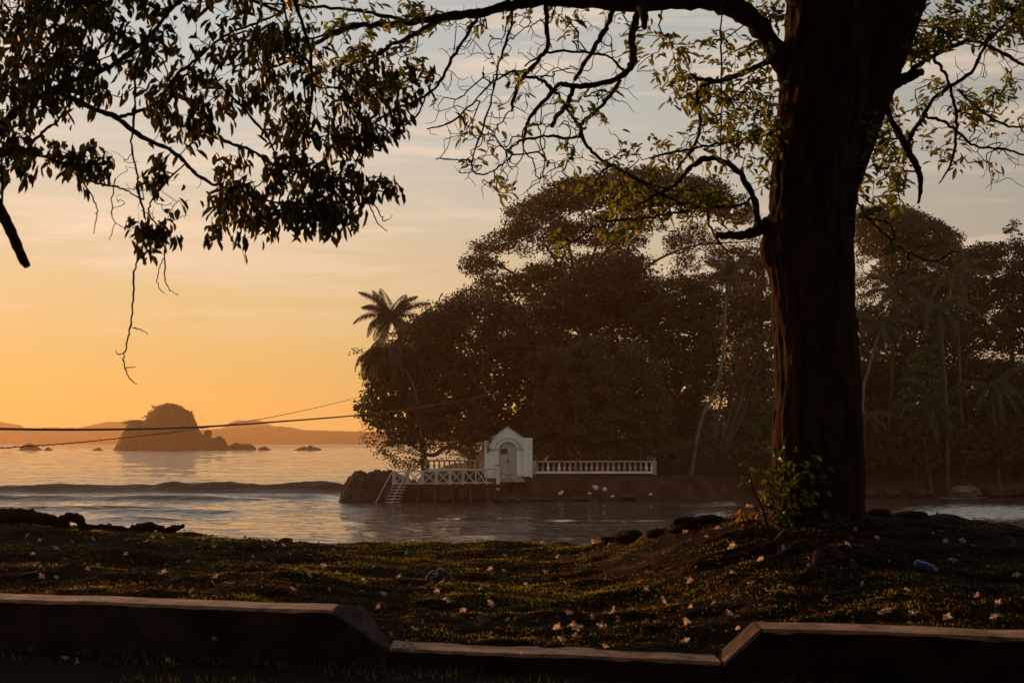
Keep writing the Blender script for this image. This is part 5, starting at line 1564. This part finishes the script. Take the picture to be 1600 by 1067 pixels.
gl = 'clods of earth along the edge of the bank'
for i, (u, v, w_, h_, lab) in enumerate(((985, 836, 26, 13, 'rounded dark clod of earth left of the mound, with a smaller one on its right'), (1030, 830, 20, 8, 'small low clod between two larger ones left of the mound'), (1075, 824, 30, 13, 'dark clod at the left end of the tree mound'), (1110, 816, 26, 10, 'dark clod nearest the bright shoots'),
                                   (955, 843, 16, 8, 'lowest dark clod beside the upright sunlit blossom'), (1372, 812, 22, 11, 'dark clod against the right side of the trunk'), (1425, 812, 24, 8, 'flat dark clod right of the trunk'), (445, 848, 12, 5, 'tiny clod on the crest of the open grass'))):
    d = float(crest_y((u - 800) / F * 16)) - .15
    c = P(u, v, d); gz = float(ground_z(c[0], d)); c[2] = max(gz, c[2] - h_ * d / F * .4)
    boulder(c, np.array([w_, w_ * .9, h_]) * d / F, M['soil'], lab, gl, i * 5.3 + 40).name = 'earth_clod'

# ------------------------------------------------------------------ grass and litter
n = 230000
gx = rng.uniform(-8.2, 8.2, n); gy = rng.uniform(9.3, 18.6, n)
dens = fbm(gx * 0.8, gy * 1.1, 12.0, 4) + .25 * fbm(gx * 5, gy * 5, 4.0, 2)
tree_shade = np.exp(-(((gx - 3.3) / 2.3) ** 2 + ((gy - 13.2) / 1.9) ** 2))
ok = (gy > kerb_front(gx) + .375) & (np.abs(gx) < gy * .42) & (rng.random(n) < np.clip(.50 + dens * 2.1 - tree_shade * .8, .03, 1)) & (gy < crest_y(gx) + .3)
gx, gy = gx[ok], gy[ok]
gz = ground_z(gx, gy)
n = len(gx)
a = rng.random(n) * 6.283; h = rng.uniform(.008, .026, n) * (1 + .9 * fbm(gx * 2, gy * 2, 1, 2)); ln = rng.uniform(.2, 1.1, n)
wv = np.stack([np.cos(a), np.sin(a), 0 * a], -1) * rng.uniform(.0022, .0045, n)[:, None]
b_ = np.stack([gx, gy, gz - .004], -1)
tipd = np.stack([np.cos(a + 1.4) * ln, np.sin(a + 1.4) * ln, np.ones(n)], -1) * h[:, None]
v = np.stack([b_ + wv, b_ - wv, b_ + tipd * .6 - wv * .6, b_ + tipd * np.array([1.3, 1.3, .9])], 1)
tone = np.clip(.42 + .5 * fbm(gx * 1.2, gy * 1.6, 3.0, 3) + rng.normal(size=n) * .16, 0, .88); tone[rng.random(n) < .10] = 1.0
m = MB(); m.add(v, np.arange(n)[:, None] * 4 + np.array([[0, 1, 2, 3]]), tone)
# sparse tufts before the kerb
n = 9000
gx = rng.uniform(-5, 5, n); gy = rng.uniform(8.2, 11.5, n)
ok = (gy < kerb_front(gx) - .02) & (gy > kerb_front(gx) - 1.1) & (fbm(gx * 1.5, gy * 2, 2.0, 3) > .0)
gx, gy = gx[ok], gy[ok]; gz = front_z(gx, gy); n = len(gx)
a = rng.random(n) * 6.283; h = rng.uniform(.015, .06, n)
wv = np.stack([np.cos(a), np.sin(a), 0 * a], -1) * .004; b_ = np.stack([gx, gy, gz - .004], -1)
tipd = np.stack([np.cos(a + 1) * .7, np.sin(a + 1) * .7, np.ones(n)], -1) * h[:, None]
m.add(np.stack([b_ + wv, b_ - wv, b_ + tipd * .6 - wv * .6, b_ + tipd * 1.3], 1), np.arange(n)[:, None] * 4 + np.array([[0, 1, 2, 3]]), rng.random(n) * .8)
tag(m.build('grass', M['grass']), 'short patchy grass on the bank', 'grass', kind='stuff')

n = 13000
gx = rng.uniform(-8, 8, n); gy = rng.uniform(8.6, 18.4, n)
yk = kerb_front(gx)
back = gy > yk + .45
ok = (np.abs(gx) < gy * .42) & (back | (gy < yk - .05)) & (back | (rng.random(n) < .30)) & (fbm(gx * .9, gy, 9, 3) + rng.random(n) * .9 > .12) & (gy < crest_y(gx) + .2)
gx, gy, back = gx[ok], gy[ok], back[ok]; n = len(gx)
gz = np.where(back, ground_z(gx, gy), front_z(gx, gy)) + .012
a = rng.random(n) * 6.283; D_ = np.stack([np.cos(a), np.sin(a), rng.normal(size=n) * .35], -1)
tn = rng.random(n) * .9; tn[rng.random(n) < .05] = 1
m = MB(); m.leaves(np.stack([gx, gy, gz], -1), D_, np.stack([rng.normal(size=n) * .5, rng.normal(size=n) * .5, np.ones(n)], -1), rng.uniform(.018, .065, n), rng.uniform(.010, .028, n), tn, fold=.3)
tag(m.build('leaf_litter', M['litter']), 'brown fallen leaves and scraps scattered over the bank', 'fallen leaves', kind='stuff')

# ------------------------------------------------------------------ fallen blossoms
def blossom(seed, up=0.5):
    rs = np.random.default_rng(seed)
    m = MB()
    k = 5
    # narrow tube, then five crumpled lobes
    ax = np.array([rs.normal() * .5, rs.normal() * .5, up]); ax /= np.linalg.norm(ax)
    s1 = np.cross(ax, [0.3, .2, 1.0]); s1 /= np.linalg.norm(s1); s2 = np.cross(ax, s1)
    base = np.array([0, 0, .010])
    mid = base + ax * .024
    rings = []
    for h_, r_ in ((0, .004), (.012, .007), (.024, .012)):
        a = np.arange(10) * .6283
        rings.append(base + ax * h_ + r_ * (np.cos(a)[:, None] * s1 + np.sin(a)[:, None] * s2))
    lob = []
    for f_, rad, hh in ((1, .024, .031), (2, .036, .031), (3, .041, .022)):
        a = np.arange(10) * .6283
        rr = rad * np.where(np.arange(10) % 2 == 0, 1.0, .80 if f_ == 1 else (.58 if f_ == 2 else .5)) * rs.uniform(.8, 1.2, 10)
        lob.append(base + ax * (hh + .007 * rs.normal(size=10))[:, None] + rr[:, None] * (np.cos(a)[:, None] * s1 + np.sin(a)[:, None] * s2))
    v = np.array(rings + lob).reshape(-1, 3); v[:, 2] = np.maximum(v[:, 2], .002)
    f = [(r * 10 + j, r * 10 + (j + 1) % 10, (r + 1) * 10 + (j + 1) % 10, (r + 1) * 10 + j) for r in range(5) for j in range(10)]
    m.add(v, f, rs.random(len(f)), True)
    return m


BL = [(16, 807), (63, 847), (44, 840), (113, 849), (143, 845), (199, 847), (238, 843), (253, 843), (230, 849), (320, 845), (334, 857), (362, 858), (356, 847), (51, 869), (86, 861), (198, 870), (65, 888), (54, 887), (136, 893), (258, 896), (63, 906), (87, 905), (153, 884),
      (299, 928), (101, 1034), (262, 1034), (334, 1021), (125, 1037), (411, 857), (443, 856), (600, 849), (637, 867), (529, 884), (525, 896), (505, 887), (465, 893), (584, 888), (625, 904), (458, 925), (512, 925), (481, 902), (755, 924), (699, 946), (680, 927), (766, 949), (746, 892), (767, 892), (693, 913), (787, 896), (638, 1043),
      (647, 988), (615, 995), (594, 952), (600, 935), (795, 972), (787, 871), (847, 850), (930, 850), (953, 852), (1072, 835), (1104, 842), (1120, 828), (1146, 859), (1191, 879), (1144, 898), (851, 898), (873, 873), (1076, 912), (1034, 945), (1082, 952), (1117, 949), (1147, 937), (1174, 916), (964, 959), (887, 963), (873, 986),
      (894, 987), (908, 983), (940, 984), (1069, 976), (1138, 962), (1155, 986), (1074, 1007), (877, 1009), (945, 1014), (816, 1034), (902, 999), (929, 968), (1339, 830), (1371, 846), (1251, 853), (1228, 859), (1321, 855), (1265, 886), (1329, 882), (1490, 882), (1417, 927), (1531, 935), (1290, 943), (1234, 920), (1387, 957), (1380, 965),
      (1427, 963), (1481, 971), (1556, 971), (1477, 849), (1504, 850), (1458, 836), (1590, 906), (1562, 947), (340, 905), (395, 872), (295, 880), (570, 915), (725, 960), (820, 915), (1010, 925), (1345, 915)]
BIG = {(930, 850): 1.35, (1074, 1007): 1.35, (877, 1009): 1.2, (1490, 882): 1.4, (238, 843): 1.5, (638, 1043): 1.25, (113, 849): 0.9, (894, 987): 1.2, (1034, 945): 1.3, (1427, 963): 1.4, (1146, 859): 1.3, (699, 946): 1.4, (63, 847): 1.3}
protos = [blossom(40 + i, up=[.9, .3, .6, .15, .5, 1.0][i]) for i in range(6)]
meshes = []
for i, p_ in enumerate(protos):
    o = p_.build('fallen_blossom', M['petal']); meshes.append(o.data); bpy.data.objects.remove(o)
MARK = [((685, 902), 'dark plastic bag'), ((1450, 888), 'blue bottle'), ((1280, 850), 'foot of the big trunk'), ((1165, 815), 'bright shoots'), ((110, 815), 'arched root'), ((248, 826), 'driftwood'), ((520, 950), 'sloped end of the left kerb block'),
        ((1160, 985), 'sloped end of the right kerb block'), ((985, 836), 'rounded earth clod'), ((1580, 845), 'curled root')]
seen_lab = {}
for i, (u, v) in enumerate(BL):
    g = G(u, v)
    o = bpy.data.objects.new('fallen_blossom', meshes[i % 6]); col.objects.link(o)
    s_ = BIG.get((u, v), 1.0) * (0.48 + .5 * random.random()) * (1.12 if v > 900 else 1.0)
    o.location = tuple(g + np.array([0, 0, .004])); o.rotation_euler = (random.uniform(-.3, .3), random.uniform(-.3, .3), random.random() * 6.28); o.scale = (s_,) * 3
    near_m = min(MARK, key=lambda q: (q[0][0] - u) ** 2 + ((q[0][1] - v) * 2.5) ** 2)
    du, dv = u - near_m[0][0], v - near_m[0][1]
    side_ = 'left of' if du < -25 else ('right of' if du > 25 else ('before' if dv > 0 else 'behind'))
    far_ = 'far ' if abs(du) > 170 else ('' if abs(du) < 70 else 'some way ')
    where = 'on dark roadside' if v > 1012 and not 840 < u < 1160 else 'by low kerb' if v > 996 else 'on near grass' if v > 935 else 'amid the bank' if v > 880 else 'near the crest'
    size_ = 'large ' if (u, v) in BIG else 'small ' if s_ < .75 else ''
    lab = f'{size_}white blossom {where}, {far_}{side_} {near_m[1]}'
    k_ = seen_lab.get(lab, 0); seen_lab[lab] = k_ + 1
    lab = lab.replace('sloped end of the ', 'end of ')
    if k_: lab = ('another ', 'third ', 'fourth ', 'fifth ', 'sixth ', 'seventh ')[min(k_ - 1, 5)] + lab
    tag(o, lab, 'blossom', 'fallen white blossoms')

SK = [((730, 884), (790, 880), 'long thin stick lying on the middle grass right of the plastic bag'), ((560, 968), (600, 960), 'short stick beside the end of the left kerb block'), ((1190, 925), (1250, 934), 'dark stick on the soil below the big trunk'),
      ((330, 912), (372, 918), 'thin twig on the grass behind the left kerb block'), ((1000, 985), (1052, 979), 'pale twig on the grass near the low kerb'), ((1560, 895), (1620, 890), 'stick at the right edge of the bank'), ((150, 905), (120, 912), 'small dark twig on the left grass')]
for (u0, v0), (u1, v1), lab in SK:
    g0, g1 = G(u0, v0), G(u1, v1)
    t = np.linspace(0, 1, 7)[:, None]
    L = g0 * (1 - t) + g1 * t + rng.normal(size=(7, 3)) * .008
    L[:, 2] = ground_z(L[:, 0], L[:, 1]) + .012 + .012 * rng.random(7)
    m = MB(); m.tube(L, np.linspace(.009, .004, 7), 6); tag(m.build('fallen_stick', M['bark_far']), lab, 'stick', 'sticks fallen on the grass')

# ------------------------------------------------------------------ bottle and bag
g = G(1448, 893)
bo = empty('plastic_bottle', g, 'crushed blue plastic bottle lying on the dark soil right of the trunk', 'bottle')
m = MB()
ax = Vector((.8, -.35, -.25)).normalized()
n_ = 14; t = np.linspace(0, 1, n_)
pts = np.array(g)[None] + np.array([-.09, .04, .065])[None] + t[:, None] * np.array(ax)[None] * .17
rad = np.array([.02, .034, .036, .033, .036, .032, .035, .034, .036, .033, .035, .034, .026, .014]) * rng.uniform(.92, 1.06, n_)
m.tube(pts, rad, 14); m.build('body', M['bottle'], bo)
m = MB(); m.tube(np.array([pts[-1], pts[-1] + np.array(ax) * .022]), [.015, .015], 12); m.build('cap', M['cap_white'], bo)
g = G(686, 907)
m = MB()
k = 26
uu, vv_ = np.meshgrid(np.linspace(-1, 1, k), np.linspace(-1, 1, 16))
rr = np.clip(1 - uu ** 2 * .9 - vv_ ** 2 * .9, 0, 1) ** .6
zb = .085 * rr * (1 + .5 * fbm(uu * 3, vv_ * 3, 3.0, 3)) + .012 * fbm(uu * 9, vv_ * 9, 1.0, 2)
X_ = g[0] + uu * .13; Y_ = g[1] + .05 + vv_ * .09; Z_ = ground_z(X_, Y_) + zb - .004
i = np.arange(15)[:, None] * k; j = np.arange(k - 1)[None]
m.add(np.stack([X_, Y_, Z_], -1), np.stack([i + j, i + j + 1, i + k + j + 1, i + k + j], -1).reshape(-1, 4), .5, False)
bg_ = empty('plastic_bag', g, 'crumpled dark plastic bag with pale rim on the open grass', 'bag')
m.build('bag_body', M['bag'], bg_)
s_ = np.linspace(-1, 1, 16)
xx = g[0] + s_ * .135; yy = g[1] + .045 + 0 * s_
L = np.stack([xx, yy, ground_z(xx, yy) + .098 * np.clip(1 - s_ ** 2, 0, 1) ** .6 + .012 * vn(s_ * 4, 1.0)], -1)
m = MB(); m.tube(L, np.full(16, .006) * rng.uniform(.6, 1.5, 16), 6); m.build('rim', M['scrap'], bg_)

# ------------------------------------------------------------------ two small crows by the palms
for (u, v, d, lab) in ((690, 462, 113, 'tiny black bird perched on top of the round tree'), (594, 530, 113.4, 'tiny black bird perched among the fronds at the far left of the island')):
    c = P(u, v, d); m = MB()
    m.tube(c + np.array([[-.20, 0, -.20], [-.08, 0, -.04], [0, 0, .06], [.05, 0, .16], [.09, 0, .22], [.17, 0, .23]]), [.02, .055, .075, .05, .042, .006], 8)
    m.tube(c + np.array([[-.01, .02, -.02], [-.01, .02, -.16]]), [.012, .01], 5)
    tag(m.build('bird', M['cable']), lab, 'bird', 'small birds on the island')

# ------------------------------------------------------------------ haze
bm = bmesh.new(); bmesh.ops.create_cube(bm, size=1.0)
me = bpy.data.meshes.new('haze'); bm.to_mesh(me); bm.free()
hz = bpy.data.objects.new('haze', me); col.objects.link(hz)
hz.scale = (5200, 3500, 90); hz.location = (0, 1650, 38)
mh, N_, L_ = new_mat('haze')
o_ = N_('ShaderNodeOutputMaterial'); v_ = N_('ShaderNodeVolumePrincipled')
v_.inputs['Color'].default_value = (1.0, 0.66, 0.36, 1)
v_.inputs['Density'].default_value = 0.00021
v_.inputs['Anisotropy'].default_value = 0.45
L_(v_.outputs[0], o_.inputs['Volume'])
me.materials.append(mh)
tag(hz, 'warm evening haze over the bay', 'haze', kind='stuff')
